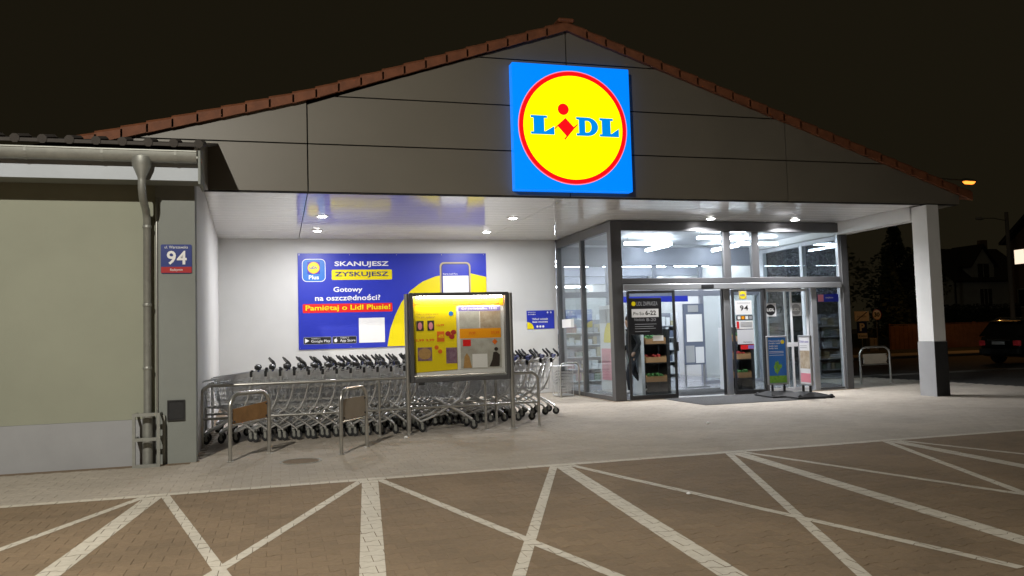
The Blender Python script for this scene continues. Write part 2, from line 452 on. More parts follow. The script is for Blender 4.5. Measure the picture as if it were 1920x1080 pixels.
# roof slabs and verge tiles
rf = MB().prism([(CX, roofz(CX)), (14.1, roofz(14.1)), (14.1, roofz(14.1) + .1), (CX, roofz(CX) + .1), (.5, roofz(.5) + .1), (-3.9, roofz(-3.9) + .1), (-3.9, roofz(-3.9)), (.5, roofz(.5))], 'y', YF - .05, 36).build('roof', 'tile_dark', st)
def verge(xa, sgn, n, ln):
    for i in range(n):
        x0 = xa + sgn * i * ln; x1 = x0 + sgn * (ln + .03)
        z0, z1 = roofz(x0), roofz(x1)
        h = .055 + (.03 if sgn > 0 else 0.03)
        # each tile is a cap folded over the gable edge, its lower end lifted over the next one
        up0, up1 = .085, .11
        a = [(x0, YF - .10, z0 - .065), (x1, YF - .10, z1 - .075), (x1, YF - .10, z1 + up1 - .02), (x0, YF - .10, z0 + up0 - .02),
             (x0, YF - .06, z0 + up0 + .02), (x1, YF - .06, z1 + up1 + .02), (x0, YF + .3, z0 + up0 + .02), (x1, YF + .3, z1 + up1 + .02),
             (x0, YF - .052, z0 - .065), (x1, YF - .052, z1 - .075), (x0, YF + .3, z0 + .0), (x1, YF + .3, z1 + .0)]
        f = [(0, 1, 2, 3), (3, 2, 5, 4), (4, 5, 7, 6), (0, 8, 9, 1), (8, 10, 11, 9), (6, 7, 11, 10), (0, 3, 4, 6, 10, 8), (1, 9, 11, 7, 5, 2)]
        MB().add(a, f).build('verge_tile', 'tile_clay', rf)
verge(CX, 1, 24, .372); verge(CX, -1, 24, .372)
B('ridge_tile', 'tile_clay', rf, CX - .16, CX + .16, YF - .11, YF + .4, roofz(CX) + .09, roofz(CX) + .17, bev=.03)
# porch ceiling: long glossy planks
cl = B('porch_ceiling', 'panel_back', st, -1.45, 13.1, YF + .205, YB + .1, ZC + .045, ZC + .12)
cols_x = [(-1.40, .49), (.505, 5.09), (5.105, 9.67), (9.685, 12.945)]
py = YF + .13; pw = .325
B('ceiling_edge_trim', 'ceiling_white', cl, -1.4, 12.945, YF + .032, YF + .128, ZC - .019, ZC + .035)
while py < YB - .02:
    for a, b in cols_x:
        y1 = min(py + pw - .007, YB - .004)
        e = random.uniform(0, .0015)
        B('ceiling_plank', 'ceiling_white', cl, a, b, py + .004, y1, ZC + e, ZC + .04)
    py += pw
# right beam and column
B('edge_beam', 'column_white', st, 12.97, 13.25, YF + .47, YB, 3.70, 4.05)
B('column', 'column_white', st, 12.97, 13.27, YF + .0, YF + .42, 1.13, ZC - .025)
B('column_plinth', 'plaster_grey', st, 12.955, 13.285, YF - .015, YF + .435, -.01, 1.125)
B('column_plinth_face', 'rubber', st, 12.96, 13.283, YF - .022, YF - .0155, .0, 1.118)
B('soffit_end', 'panel_grey', st, 13.285, 13.82, YF + .125, YF + .6, ZC - .015, ZC + .03)
# hidden body of the store
B('west_wall', 'plaster_white', st, -3.4, -3.2, 14.2, 36, -.01, 4.5)
B('rear_wall', 'plaster_white', st, -3.4, 13.5, 35.8, 36, -.01, 5)
B('east_wall', 'plaster_white', st, 13.3, 13.5, 21.0, 35.8, -.01, 4.2)
B('ridge_wall', 'plaster_white', st, -3.18, -1.6, 20.5, 20.7, -.01, 4.3)

# ------------------------------------------------------------------ side annex at the left
an = thing('side_annex', 'cream rendered annex with grey plinth and low tiled eaves', 'building', (-3, 12, 0))
B('wall', 'plaster_cream', an, -9.5, -1.52, 11.4, 11.62, .574, 3.72)
B('plinth', 'plaster_grey', an, -9.5, -1.52, 11.385, 11.62, -.01, .572)
B('pilaster', 'plaster_pilaster', an, -1.515, -1.035, 11.36, 11.615, -.01, 3.72)
B('soffit', 'plaster_pilaster', an, -9.5, -.925, 10.98, 11.357, 3.57, 3.60)
B('fascia_board', 'board_white', an, -9.5, -.945, 10.955, 10.977, 3.565, 3.80)
B('end_board', 'plaster_pilaster', an, -.943, -.915, 10.80, 11.36, 3.50, 3.97)
MB().prism([(11.62, 3.972), (13.88, 3.972), (13.88, 4.69), (11.62, 4.15)], 'x', -1.3, -1.06).build('cheek_wall', 'panel_grey', an)
arf = MB().prism([(10.78, 3.955), (10.78, 3.985), (13.88, 4.74), (13.88, 4.70)], 'x', -9.5, -.905).build('roof', 'tile_dark', an)
for i in range(30):
    x = -.93 - i * .29
    MB().tube([(x, 10.74, 3.992), (x, 11.25, 4.115)], .055, 8).build('roof_tile', 'tile_dark', arf, smooth=True)
    B('roof_tile', 'tile_dark', arf, x - .26, x - .03, 10.755, 10.779, 3.958, 4.0)
gu = thing('gutter', 'weathered half-round zinc gutter along the annex eaves', 'gutter', (-1, 10.87, 3.75))
prof = [(10.87 + .085 * math.cos(R(a)), 3.90 + .13 * math.sin(R(a))) for a in range(180, 361, 20)]
prof2 = [(10.87 + .079 * math.cos(R(a)), 3.90 + .124 * math.sin(R(a))) for a in range(360, 179, -20)]
MB().prism(prof + prof2, 'x', -9.5, -.96).build('trough', 'galv', gu, smooth=True)
for x in (-1.22, -2.05, -2.88, -3.7, -4.6, -5.6):
    MB().prism([(10.87 + .09 * math.cos(R(a)), 3.90 + .136 * math.sin(R(a))) for a in range(180, 361, 20)] + [(10.87 + .0853 * math.cos(R(a)), 3.90 + .1305 * math.sin(R(a))) for a in range(360, 179, -20)], 'x', x, x + .028).build('gutter_bracket', 'galv', gu)
MB().tube([(-9.5, 10.785, 3.905), (-.96, 10.785, 3.905)], .012, 6).build('rolled_lip', 'galv', gu)
dp = thing('downpipe', 'zinc downpipe with funnel head running down beside the pilaster', 'downpipe', (-1.59, 11.28, 0))
MB().lathe([(.045, 0), (.05, .05), (.11, .2), (.118, .25), (.118, .30)], (-1.60, 10.87, 3.53), 16).build('funnel', 'galv', dp, smooth=True)
MB().tube([(-1.60, 10.87, 3.56), (-1.60, 10.87, 3.44), (-1.60, 10.95, 3.33), (-1.60, 11.2, 3.22), (-1.60, 11.28, 3.12), (-1.60, 11.28, .66)], .047, 14).build('pipe', 'galv', dp, smooth=True)
MB().tube([(-1.60, 11.28, .66), (-1.60, 11.28, .0)], .062, 14).build('lower_pipe', 'galv', dp, smooth=True)
for z in (3.0, 2.0, 1.2): MB().lathe([(.052, 0), (.056, .01), (.056, .03), (.052, .04)], (-1.60, 11.28, z), 14).build('pipe_clamp', 'galv', dp)
cd = tag(MB().tube([(-1.495, 11.345, .0), (-1.495, 11.345, 3.3), (-1.495, 11.345, 3.40)], .012, 8).build('conductor_cable', 'steel'), 'thin pale conductor running down the edge of the grey pilaster', 'cable')
gd = thing('pipe_guard', 'galvanised steel crash guard around the foot of the downpipe', 'guard', (-1.6, 11.2, 0))
for x in (-1.735, -1.452): B('upright', 'galv', gd, x - .018, x + .018, 11.10, 11.136, 0, .665)
for z in (.0, .325, .63): B('cross_bar', 'galv', gd, -1.7165, -1.4705, 11.096, 11.132, z, z + .04)
for x in (-1.735, -1.452):
    for z in (.335, .635): B('side_bar', 'galv', gd, x - .014, x + .014, 11.1365, 11.357 if x > -1.5 else 11.38, z, z + .026)
for x in (-1.43,): B('rear_upright', 'galv', gd, x - .0, x + .03, 11.30, 11.34, 0, .62)
vh = thing('wall_hatch', 'small square dark hatch let into the grey pilaster', 'hatch', (-1.27, 11.36, .54))
B('door', 'rubber', vh, -1.36, -1.185, 11.345, 11.357, .56, .78)
for b in ((-1.378, -1.362, .54, .80), (-1.183, -1.167, .54, .80), (-1.362, -1.183, .782, .80), (-1.362, -1.183, .54, .558)): B('frame', 'frame_dark', vh, b[0], b[1], 11.335, 11.358, b[2], b[3])
hn = thing('house_number_sign', 'blue and red enamel house number plate reading 94', 'sign', (-1.26, 11.35, 2.43))
MB().prism(rrect(-1.447, -1.073, 2.428, 2.803, .02), 'y', 11.346, 11.357).build('plate', 'sign_blue', hn)
sheet('red_band', rect(-1.444, -1.076, 2.434, 2.512), 11.3435, 'sign_red', hn)
text('9', -1.375, -1.265, 2.54, 2.72, 11.3425, 'sign_white', hn, .02, name='digit'); text('4', -1.255, -1.135, 2.542, 2.72, 11.3425, 'sign_white', hn, .02, name='digit')
text('ul. Warszawska', -1.40, -1.12, 2.75, 2.785, 11.3425, 'sign_white', hn, .0)
text('Radzymin', -1.335, -1.185, 2.45, 2.49, 11.341, 'sign_white', hn, .0)

# ================================================================== DOWNLIGHTS
for i, (x, y) in enumerate(((.865, 16.65), (.865, 18.85), (4.80, 16.57), (4.80, 18.85), (9.33, 16.3), (11.5, 16.3))):
    lb = ('bright recessed round light above the blue poster, front of its pair', 'bright recessed round light above the blue poster, rear of its pair',
          'bright recessed round light between poster and glass entrance, front of its pair', 'bright recessed round light between poster and glass entrance, rear of its pair',
          'bright recessed round light above the open doorway', 'bright recessed round light above the pavement stands')[i]
    t = thing('downlight', lb, 'light', (x, y, ZC - .02), 0, 'porch ceiling lights')
    MB().lathe([(.085, 0), (.125, -.002), (.125, -.012), (.085, -.012)], (x, y, ZC - .002), 28).build('trim_ring', 'white_paint', t, smooth=True)
    MB().lathe([(.082, 0), (.082, -.006), (.04, -.012)], (x, y, ZC - .015), 28).build('lens', 'lens_white', t)
    ld = bpy.data.lights.new('downlight_beam', 'AREA'); ld.shape = 'DISK'; ld.size = .17; ld.energy = 80 if i < 4 else 130; ld.color = (.985, .985, 1.0)
    ld.spread = R(180 if i < 4 else 150)
    lo = bpy.data.objects.new('downlight_beam', ld); col.objects.link(lo); lo.parent = t; lo.location = (0, 0, -.018)

# ================================================================== LIGHTBOX SIGN
ls = thing('lightbox_sign', 'glowing square blue lightbox with yellow disc and red ring on the gable', 'sign', (5.15, YF, 4.05))
ys = YF - .2
MB().cbox(4.03, 6.275, ys, YF - .004, 4.06, 6.345, b=.012).build('case', 'glow_blue', ls)
MB().prism(disc(5.155, 5.205, 1.04, 72), 'y', ys - .004, ys - .0005).build('ring_outline', 'glow_pink', ls)
MB().prism(disc(5.155, 5.205, 1.025, 72), 'y', ys - .008, ys - .0042).build('ring', 'glow_red', ls)
MB().prism(disc(5.155, 5.205, .945, 72), 'y', ys - .012, ys - .0082).build('disc', 'glow_yellow', ls)
def letter(pts, name='letter', m='glow_blue_letter', y=ys - .016): MB().prism(pts, 'y', y, y + .0035).build(name, m, ls)
def Lshape(x0, z0, x1, z1):
    w_, h_ = x1 - x0, z1 - z0
    f = [(0, 0), (1, 0), (1, .46), (.62, .17), (.57, .17), (.57, .87), (.70, .87), (.70, 1), (0, 1), (0, .87), (.12, .87), (.12, .13), (0, .13)]
    return [(x0 + a * w_, z0 + b * h_) for a, b in f]
letter(Lshape(4.345, 5.06, 4.785, 5.40)); letter(Lshape(5.655, 5.06, 6.03, 5.40))
dpts = [(5.205, 5.06), (5.42, 5.06)] + [(5.42 + .205 * math.sin(R(a)), 5.23 - .17 * math.cos(R(a))) for a in range(15, 166, 15)] + [(5.42, 5.40), (5.205, 5.40), (5.205, 5.355), (5.255, 5.355), (5.255, 5.105), (5.205, 5.105)]
letter(dpts)
MB().prism([(5.375, 5.125), (5.42, 5.125)] + [(5.42 + .075 * math.sin(R(a)), 5.23 - .105 * math.cos(R(a))) for a in range(20, 161, 20)] + [(5.42, 5.335), (5.375, 5.335)], 'y', ys - .0195, ys - .0165).build('letter_counter', 'glow_yellow', ls)
letter(disc(4.965, 5.53, .105, 32), 'dot', 'glow_red')
letter([(5.0, 5.375), (5.155, 5.215), (5.225, 5.275), (5.235, 5.255), (5.165, 5.185), (4.985, 4.975), (4.962, 4.99), (5.01, 5.045), (4.853, 5.215), (4.80, 5.16), (4.787, 5.178), (4.848, 5.24)], 'figure', 'glow_red', ys - .017)

# ================================================================== WALL POSTER
po = thing('wall_poster', 'wide blue advertising poster with yellow arc on the white porch wall', 'poster', (2.8, 20.44, 1.3))
y = 20.425
B('panel', 'print_blue', po, .465, 5.162, y, 20.447, 1.305, 3.635)
arc = [(2.586, 1.32), (2.664, 1.739), (2.79, 2.08), (2.961, 2.412), (3.194, 2.70), (3.50, 2.92), (3.837, 3.05), (4.278, 3.125), (4.723, 3.124), (5.155, 3.025), (5.155, 1.32)]
sheet('yellow_arc', arc, y - .003, 'print_yellow', po)
MB().prism(rrect(.563, 1.119, 2.941, 3.499, .11), 'y', y - .003, y - .001).build('app_icon_border', 'print_white', po)
sheet('app_icon', rrect(.578, 1.104, 2.956, 3.484, .10), y - .006, 'print_skyblue', po)
sheet('emblem_square', rect(.69, .985, 3.13, 3.43), y - .0085, 'print_blue', po)
sheet('emblem_ring', disc(.838, 3.282, .145), y - .0105, 'print_red', po, th=.001)
sheet('emblem_disc', disc(.838, 3.282, .135), y - .012, 'print_yellow', po, th=.001)
text('LiDL', .74, .935, 3.25, 3.315, y - .014, 'print_blue', po, .03)
text('Plus', .72, .96, 3.0, 3.10, y - .009, 'print_white', po, .025)
text('SKANUJESZ', 1.337, 2.656, 3.288, 3.437, y - .003, 'print_white', po, .022)
sheet('yellow_box', rrect(1.264, 2.737, 2.982, 3.232, .03), y - .003, 'print_yellow', po)
text('ZYSKUJESZ', 1.338, 2.651, 3.033, 3.182, y - .006, 'print_navy', po, .022)
text('Gotowy', 1.30, 2.0, 2.65, 2.81, y - .003, 'print_white', po, .02)
text('na oszczędności?', .86, 2.435, 2.44, 2.62, y - .003, 'print_white', po, .02)
sheet('red_box', rrect(.567, 2.729, 2.185, 2.401, .02), y - .003, 'print_red', po)
text('Pamiętaj o Lidl Plusie!', .634, 2.677, 2.205, 2.37, y - .006, 'print_yellow', po, .02)
sheet('white_square', rect(1.899, 2.53, 1.431, 2.038), y - .003, 'print_white', po)
for x0, x1, a, b in ((.575, 1.234, 'POBIERZ Z', 'Google Play'), (1.258, 1.838, 'POBIERZ Z', 'App Store')):
    sheet('badge_border', rrect(x0, x1, 1.424, 1.602, .03), y - .003, 'print_grey', po)
    sheet('badge', rrect(x0 + .008, x1 - .008, 1.432, 1.594, .025), y - .0055, 'print_black', po)
    text(a, x0 + .19, x0 + .40, 1.55, 1.575, y - .0075, 'print_white', po, .0)
    text(b, x0 + .18, x1 - .03, 1.452, 1.53, y - .0075, 'print_white', po, .005)
sheet('play_mark', [(.61, 1.455), (.71, 1.513), (.61, 1.571)], y - .0075, 'print_white', po)
sheet('apple_mark', disc(1.335, 1.503, .038, 16, .042), y - .0075, 'print_white', po)
sheet('apple_leaf', [(1.335, 1.55), (1.365, 1.58), (1.355, 1.55)], y - .0075, 'print_white', po)
ph = [(p[0], p[1]) for p in rrect(3.945, 4.745, 2.2, 3.41, .11)]
sheet('phone_border', ph, y - .0055, 'print_gold', po)
sheet('phone_edge', rrect(3.985, 4.705, 2.2, 3.375, .09), y - .008, 'print_navy', po)
sheet('phone_screen', rrect(4.01, 4.69, 2.2, 3.35, .07), y - .010, 'print_blue', po)
sheet('phone_card', rect(4.02, 4.685, 2.2, 3.06), y - .012, 'print_white', po)
text('Karta Lidl Plus', 4.03, 4.40, 3.09, 3.13, y - .012, 'print_white', po, .0)
for x in (.5, 1.7, 2.86, 4.0, 5.1):
    for z in (1.34, 3.6):
        if z < 2 and x > 2.5: continue
        MB().lathe([(.011, 0), (.009, -.003)], (x, y - .0003, z), 8, 'y').build('rivet', 'steel', po)
# small poster by the glass
sp = thing('small_poster', 'small blue notice with yellow corner beside the glass entrance', 'poster', (6.6, 20.44, 1.65))
y = 20.435
B('panel', 'print_blue', sp, 6.22, 6.97, y, 20.4485, 1.655, 2.135)
sheet('yellow_corner', [(6.222, 1.657)] + [(6.222 + .18 * math.cos(R(a)), 1.657 + .18 * math.sin(R(a))) for a in range(0, 91, 10)], y - .003, 'print_yellow', sp)
text('Wszystko', 6.25, 6.46, 2.07, 2.105, y - .003, 'print_white', sp, .01); text('świeże', 6.25, 6.46, 2.02, 2.055, y - .003, 'print_white', sp, .01)
text('Wkul wózek', 6.36, 6.80, 1.885, 1.94, y - .003, 'print_white', sp, .02); text('bez monet', 6.37, 6.79, 1.815, 1.865, y - .003, 'print_white', sp, .02)
for x in (6.50, 6.58, 6.66): sheet('dot', disc(x, 1.715, .03, 14), y - .003, 'print_white', sp)
for x in (6.79, 6.88): sheet('star', [(x, 2.11), (x - .025, 2.08), (x, 2.05), (x + .025, 2.08)], y - .003, 'print_white', sp)

# ================================================================== ENTRANCE VESTIBULE
YG, XG, XR = 16.8, 7.13, 13.2
ve = thing('entrance_vestibule', 'glazed grey-framed entrance lobby with sliding doors', 'entrance', (10, 18, 0))
def mull(x0, x1, z0, z1, y0=YG - .06, y1=YG + .06, m='frame_grey', n='mullion'): return B(n, m, ve, x0, x1, y0, y1, z0, z1, bev=.006)
mull(7.06, 7.32, 0, 3.975, YG - .1, YG + .1, n='corner_post')
mull(13.02, 13.2, 0, 3.975, YG - .1, YG + .1, n='corner_post')
B('corner_trim', 'frame_silver', ve, 12.97, 13.019, YG - .05, YG + .05, 0, 3.74, bev=.005)
B('head_rail', 'frame_grey', ve, 7.321, 13.019, YG - .09, YG + .09, 3.755, 3.975, bev=.006)
mull(9.88, 10.06, 2.69, 3.754); mull(10.62, 10.80, 2.69, 3.754)
B('transom', 'frame_grey', ve, 7.321, 12.969, YG - .08, YG + .08, 2.56, 2.689, bev=.006)
B('door_track', 'frame_silver', ve, 7.321, 12.969, YG - .13, YG + .07, 2.425, 2.555, bev=.008)
B('track_shadow_gap', 'frame_dark', ve, 7.33, 12.96, YG - .11, YG - .081, 2.556, 2.575)
mull(9.83, 9.99, 0, 2.424, m='frame_silver'); mull(9.80, 9.829, 0, 2.42, YG - .03, YG + .06, 'frame_dark')
mull(10.84, 10.925, 0, 2.424); mull(12.15, 12.30, 0, 2.424, m='frame_silver')
for a, b in ((7.322, 9.879), (10.061, 10.619), (10.801, 12.969)): B('pane', 'glass', ve, a, b, YG - .006, YG + .006, 2.69, 3.754)
B('pane', 'glass', ve, 12.301, 12.969, YG - .006, YG + .006, .06, 2.424)
B('sill_rail', 'frame_grey', ve, 12.301, 12.969, YG - .05, YG + .05, 0, .059)
# side wall of glass towards the trolleys
for ya, yb in ((18.60, 18.70), (20.33, 20.448)): B('mullion', 'frame_grey', ve, XG - .06, XG + .06, ya, yb, 0, 3.97, bev=.006)
for ya, yb in ((YG + .101, 18.599), (18.701, 20.329)):
    B('pane', 'glass', ve, XG - .006, XG + .006, ya, yb, .09, 3.75)
    B('sill_rail', 'frame_grey', ve, XG - .05, XG + .05, ya, yb, 0, .089); B('head_rail', 'frame_grey', ve, XG - .06, XG + .06, ya, yb, 3.751, 3.97, bev=.006)
# east side of glass
for ya, yb in ((18.4, 18.52), (20.2, 20.45)): B('mullion', 'store_white', ve, XR - .06, XR + .06, ya, yb, 0, 3.97, bev=.006)
for ya, yb in ((YG + .101, 18.399), (18.521, 20.199)):
    B('pane', 'glass', ve, XR - .046, XR - .034, ya, yb, .09, 2.60); B('pane', 'glass', ve, XR - .046, XR - .034, ya, yb, 2.70, 3.60)
    B('sill_rail', 'frame_grey', ve, XR - .06, XR + .04, ya, yb, 0, .089); B('head_rail', 'store_white', ve, XR - .06, XR + .06, ya, yb, 3.601, 3.97, bev=.006)
    B('cross_rail', 'store_white', ve, XR - .06, XR + .04, ya, yb, 2.601, 2.699, bev=.006)
def door(x0, x1, y, fm, fw=.055, mid=None, z1=2.41):
    d = B('sliding_door', fm, ve, x0, x0 + fw, y - .022, y + .022, .012, z1, bev=.004)
    B('stile', fm, d, x1 - fw, x1, y - .022, y + .022, .012, z1, bev=.004)
    B('bottom_rail', fm, d, x0 + fw + .0005, x1 - fw - .0005, y - .02, y + .02, .012, .10); B('top_rail', fm, d, x0 + fw + .0005, x1 - fw - .0005, y - .02, y + .02, z1 - .06, z1)
    if mid: B('mid_rail', fm, d, x0 + fw + .0005, x1 - fw - .0005, y - .02, y + .02, mid, mid + .1)
    B('pane', 'glass', d, x0 + fw + .001, x1 - fw - .001, y - .004, y + .004, .101, z1 - .061)
    return d
d1 = door(7.40, 8.56, YG - .10, 'frame_dark'); B('door_pull', 'frame_dark', d1, 8.57, 8.60, YG - .14, YG - .07, 1.05, 1.25)
d2 = door(10.0, 10.835, YG - .10, 'frame_dark'); B('door_pull', 'frame_dark', d2, 10.79, 10.825, YG - .16, YG - .123, 1.05, 1.25)
door(10.93, 11.66, YG + .02, 'store_white', .05, 1.05); door(11.50, 12.14, YG + .085, 'store_white', .05, 1.05)
B('door_sensor', 'black_plastic', ve, 9.22, 9.52, YG - .19, YG - .131, 2.44, 2.53, bev=.012)
B('threshold', 'steel', ve, 7.4, 12.97, YG - .13, YG + .12, .0005, .011)
B('door_stop_plate', 'frame_silver', ve, 13.2005, 13.21, YG - .05, YG - .0, .85, 1.15)
# inside shell
struct(B('store_floor', 'floor_tile', None, 7.2, 13.15, YG + .125, 35.7, -.2, .006))
struct(B('sales_floor', 'floor_tile', None, -3.1, 7.195, 20.71, 35.7, -.2, .006))
ic = struct(B('store_ceiling', 'store_white', None, 7.19, 13.29, YG + .1, 20.44, 3.86, 3.97))
ic2 = struct(B('sales_ceiling', 'store_white', None, -3.15, 13.29, 20.71, 35.7, 3.80, 3.97))
for ya in (20.46, 24.2, 28.0): struct(B('ceiling_beam', 'store_grey', None, -3.1 if ya > 21 else 7.2, 13.28, ya, ya + .24, 3.30, 3.798))
# inner partition between lobby and shop
ip = thing('inner_partition', 'grey framed glass screen between lobby and shop floor', 'partition', (10, 20.6, 0))
for x0, x1 in ((7.2, 7.32), (8.52, 8.60), (9.9, 10.0), (11.3, 11.4), (13.16, 13.28)): B('mullion', 'store_grey', ip, x0, x1, 20.50, 20.62, .007, 3.29, bev=.005)
B('transom', 'store_grey', ip, 7.321, 13.159, 20.505, 20.615, 2.45, 2.6)
for x0, x1 in ((7.321, 8.519), (8.601, 9.899), (11.401, 13.159)): B('pane', 'glass', ip, x0, x1, 20.555, 20.565, .1, 2.449); B('sill', 'store_grey', ip, x0, x1, 20.52, 20.60, .007, .099)
B('blue_sign_band', 'print_blue', ip, 8.61, 10.9, 20.47, 20.498, 2.30, 2.46)
# tube lights
def tube(x0, x1, y0, y1, z, lb):
    t = thing('tube_light', lb, 'light', ((x0 + x1) / 2, (y0 + y1) / 2, z), 0, 'store tube lights')
    ins = .03
    ix = 0 if x1 - x0 > .3 else ins; ins = ins if x1 - x0 > .3 else 0
    B('housing', 'store_white', t, x0 + ix, x1 - ix, y0 + ins, y1 - ins, z + .056, z + .09)
    B('tube', 'tube_white', t, x0 + .01, x1 - .01, y0 + .01, y1 - .01, z, z + .055)
    for yy in ((y0 + y1) / 2,):
        for xx in ((x0 + .1, x1 - .1) if x1 - x0 > .3 else ((x0 + x1) / 2,)): B('hanger', 'steel', t, xx - .005, xx + .005, yy - .005, yy + .005, z + .0905, 3.86 if y1 < 20.5 else 3.80)
tube(8.25, 9.55, 18.60, 18.70, 3.66, 'long white tube light hanging over the lobby behind the open doors')
tube(11.4, 12.6, 18.60, 18.70, 3.66, 'long white tube light hanging in the lobby above the exit doors')
tube(11.55, 11.65, 18.95, 20.25, 3.66, 'white tube light running front to back over the lobby exit')
tube(9.55, 9.65, 18.95, 20.25, 3.66, 'white tube light running front to back over the lobby doorway')
tube(9.6, 10.9, 17.4, 17.5, 3.66, 'white tube light close behind the front glass above door 94')
ORD = 'first second third fourth fifth sixth seventh eighth ninth tenth eleventh twelfth thirteenth fourteenth fifteenth sixteenth seventeenth eighteenth nineteenth twentieth twenty-first twenty-second twenty-third'.split()
ROWS = (21.9, 23.3, 25.4, 27.0, 29.2, 31.5, 33.8); COLS = (.6, 3.6, 7.0, 9.6, 12.0)
n = 0
for yy in ROWS:
    for xa in COLS:
        if xa < 5 and yy > 27: continue
        tube(xa, min(xa + 2.1, 13.2), yy, yy + .1, 3.52, 'white shop tube light, %s row beyond the glass screen, %s from the trolley side' % (ORD[ROWS.index(yy)], ORD[COLS.index(xa)])); n += 1
# shelves in the shop
mat('pack_rose', (.42, .22, .22), .5); mat('pack_straw', (.45, .40, .26), .5); mat('pack_blue', (.12, .14, .20), .5); mat('pack_sage', (.2, .27, .2), .5)
pal = ['pack_rose', 'pack_straw', 'store_white', 'pack_blue', 'pack_sage', 'print_grey', 'print_gold', 'store_white', 'print_white', 'print_grey']
def shelf(x0, x1, y0, y1, h, lb, nsh=5):
    t = thing('shelf_unit', lb, 'shelf', ((x0 + x1) / 2, (y0 + y1) / 2, 0.006), 0, 'shop floor shelves')
    B('back_panel', 'store_grey', t, x0, x1, y1 - .03, y1, .006, h)
    for xx in (x0, x1 - .03): B('side_panel', 'store_white', t, xx, xx + .03, y0, y1 - .031, .006, h)
    for i in range(nsh):
        z = .1 + i * (h - .15) / nsh
        B('shelf_board', 'store_white', t, x0 + .031, x1 - .031, y0, y1 - .032, z, z + .025)
        x = x0 + .05
        while x < x1 - .2:
            w_ = random.uniform(.1, .22); hh = random.uniform(.12, (h - .15) / nsh - .06)
            B('packet', random.choice(pal), t, x, x + w_, y0 + .02, y1 - .06, z + .026, z + .026 + hh); x += w_ + random.uniform(.01, .05)
shelf(7.6, 9.7, 22.6, 23.1, 1.9, 'packed grocery shelf standing behind the glass screen nearest the trolley side')
shelf(9.9, 12.6, 24.4, 24.9, 2.1, 'long packed grocery shelf beyond the inner doorway')
shelf(8.0, 11.0, 29.0, 29.5, 2.2, 'far grocery shelf deep in the shop under the ceiling beams')
def crate_stand(x0, x1, y0, lb, gl):
    t = thing('produce_stand', lb, 'stand', ((x0 + x1) / 2, y0 + .25, .006))
    for xx in (x0 - .09, x1 + .01): B('side_panel', 'store_white' if xx < x0 else 'frame_dark', t, xx, xx + .08, y0, y0 + .5, .006, 1.55)
    B('back_panel', 'frame_dark', t, x0 + .001, x1 - .001, y0 + .46, y0 + .5, .006, 1.55)
    for z in (.30, .76, 1.20): B('shelf_board', 'frame_dark', t, x0 - .005, x1 + .005, y0, y0 + .455, z - .03, z)
    for i, (z, pm_) in enumerate(((.301, 'produce_green'), (.761, 'produce_red'), (1.201, 'produce_green'))):
        c = thing('produce_crate', ('bottom', 'middle', 'top')[i] + ' wooden crate of produce on the ' + gl, 'crate', ((x0 + x1) / 2, y0 + .2, z))
        for yy in (y0 - .03, y0 + .40): B('slat', 'wood_crate', c, x0 + .02, x1 - .02, yy, yy + .02, z, z + .13)
        for xx in (x0 + .0205, x1 - .0395): B('end_board', 'wood_crate', c, xx, xx + .019, y0 - .009, y0 + .399, z, z + .16)
        B('base', 'wood_crate', c, x0 + .041, x1 - .041, y0 - .009, y0 + .399, z, z + .015)
        mb = MB()
        for q in range(44):
            px, pyy = random.uniform(x0 + .08, x1 - .08), random.uniform(y0 + .03, y0 + .35); r_ = random.uniform(.03, .045)
            mb.lathe([(r_ * .4, -r_), (r_, -r_ * .3), (r_, r_ * .4), (r_ * .4, r_)], (px, pyy, z + .09 + random.uniform(0, .09)), 7)
        o = mb.build('produce', pm_, c, smooth=True); o['kind'] = 'stuff'
crate_stand(8.36, 8.93, 17.95, 'dark produce stand of crates behind the opening-hours door', 'stand behind the opening-hours door')
crate_stand(10.72, 11.22, 17.95, 'dark produce stand of crates behind the door numbered 94', 'stand behind the door numbered 94')
B('price_strip', 'print_white', None, 7.985, 8.235, YG - .128, YG - .1245, 1.29, 1.41); tag(bpy.data.objects['price_strip'], 'small white price card stuck on the door pane under the hours board', 'card')
# leaflet display and bright promo board in the lobby
pb = thing('promo_board', 'tall board with yellow disc standing inside the lobby side glass', 'board', (7.7, 19.2, .006))
MB().prism([(18.35, .007), (19.95, .007), (19.95, 2.2), (18.35, 2.2)], 'x', 8.05, 8.10).build('panel', 'store_white', pb)
MB().prism([(19.1 + .6 * math.cos(R(a)), 1.25 + .6 * math.sin(R(a))) for a in range(0, 181, 10)], 'x', 8.043, 8.049).build('yellow_disc', 'print_yellow', pb)
MB().prism([(18.45, .3), (19.85, .3), (19.85, 1.1), (18.45, 1.1)], 'x', 8.036, 8.042).build('pink_band', 'print_pink', pb)
for i, (ya, yb, z0, z1, m) in enumerate(((18.9, 19.4, 1.75, 2.1, 'print_grey'), (19.45, 19.9, 1.75, 2.1, 'print_grey'), (18.9, 19.2, 2.0, 2.15, 'print_red'), (18.4, 18.8, 1.8, 2.1, 'print_navy'))):
    B('leaflet', m, pb, 8.03 - i * .001, 8.0355 - i * .001, ya, yb, z0, z1)
DX = 1.45
pp = tag(B('taped_paper', 'print_white', None, 8.84 + DX, 9.30 + DX, 19.46, 19.466, 1.2, 1.92), 'large blank white sheet hanging in the lobby behind the open doorway', 'paper')
lm = tag(B('lobby_mat', 'mat_fibre', None, 8.45, 11.3, 17.15, 18.9, .007, .014), 'dark mat on the lobby floor just inside the sliding doors', 'mat')
dz = thing('display_board', 'free-standing grey notice board in the lobby carrying a white sheet', 'board', (9.1 + DX, 19.5, .006))
B('panel', 'pack_blue', dz, 8.78 + DX, 9.36 + DX, 19.47, 19.51, .6, 2.2)
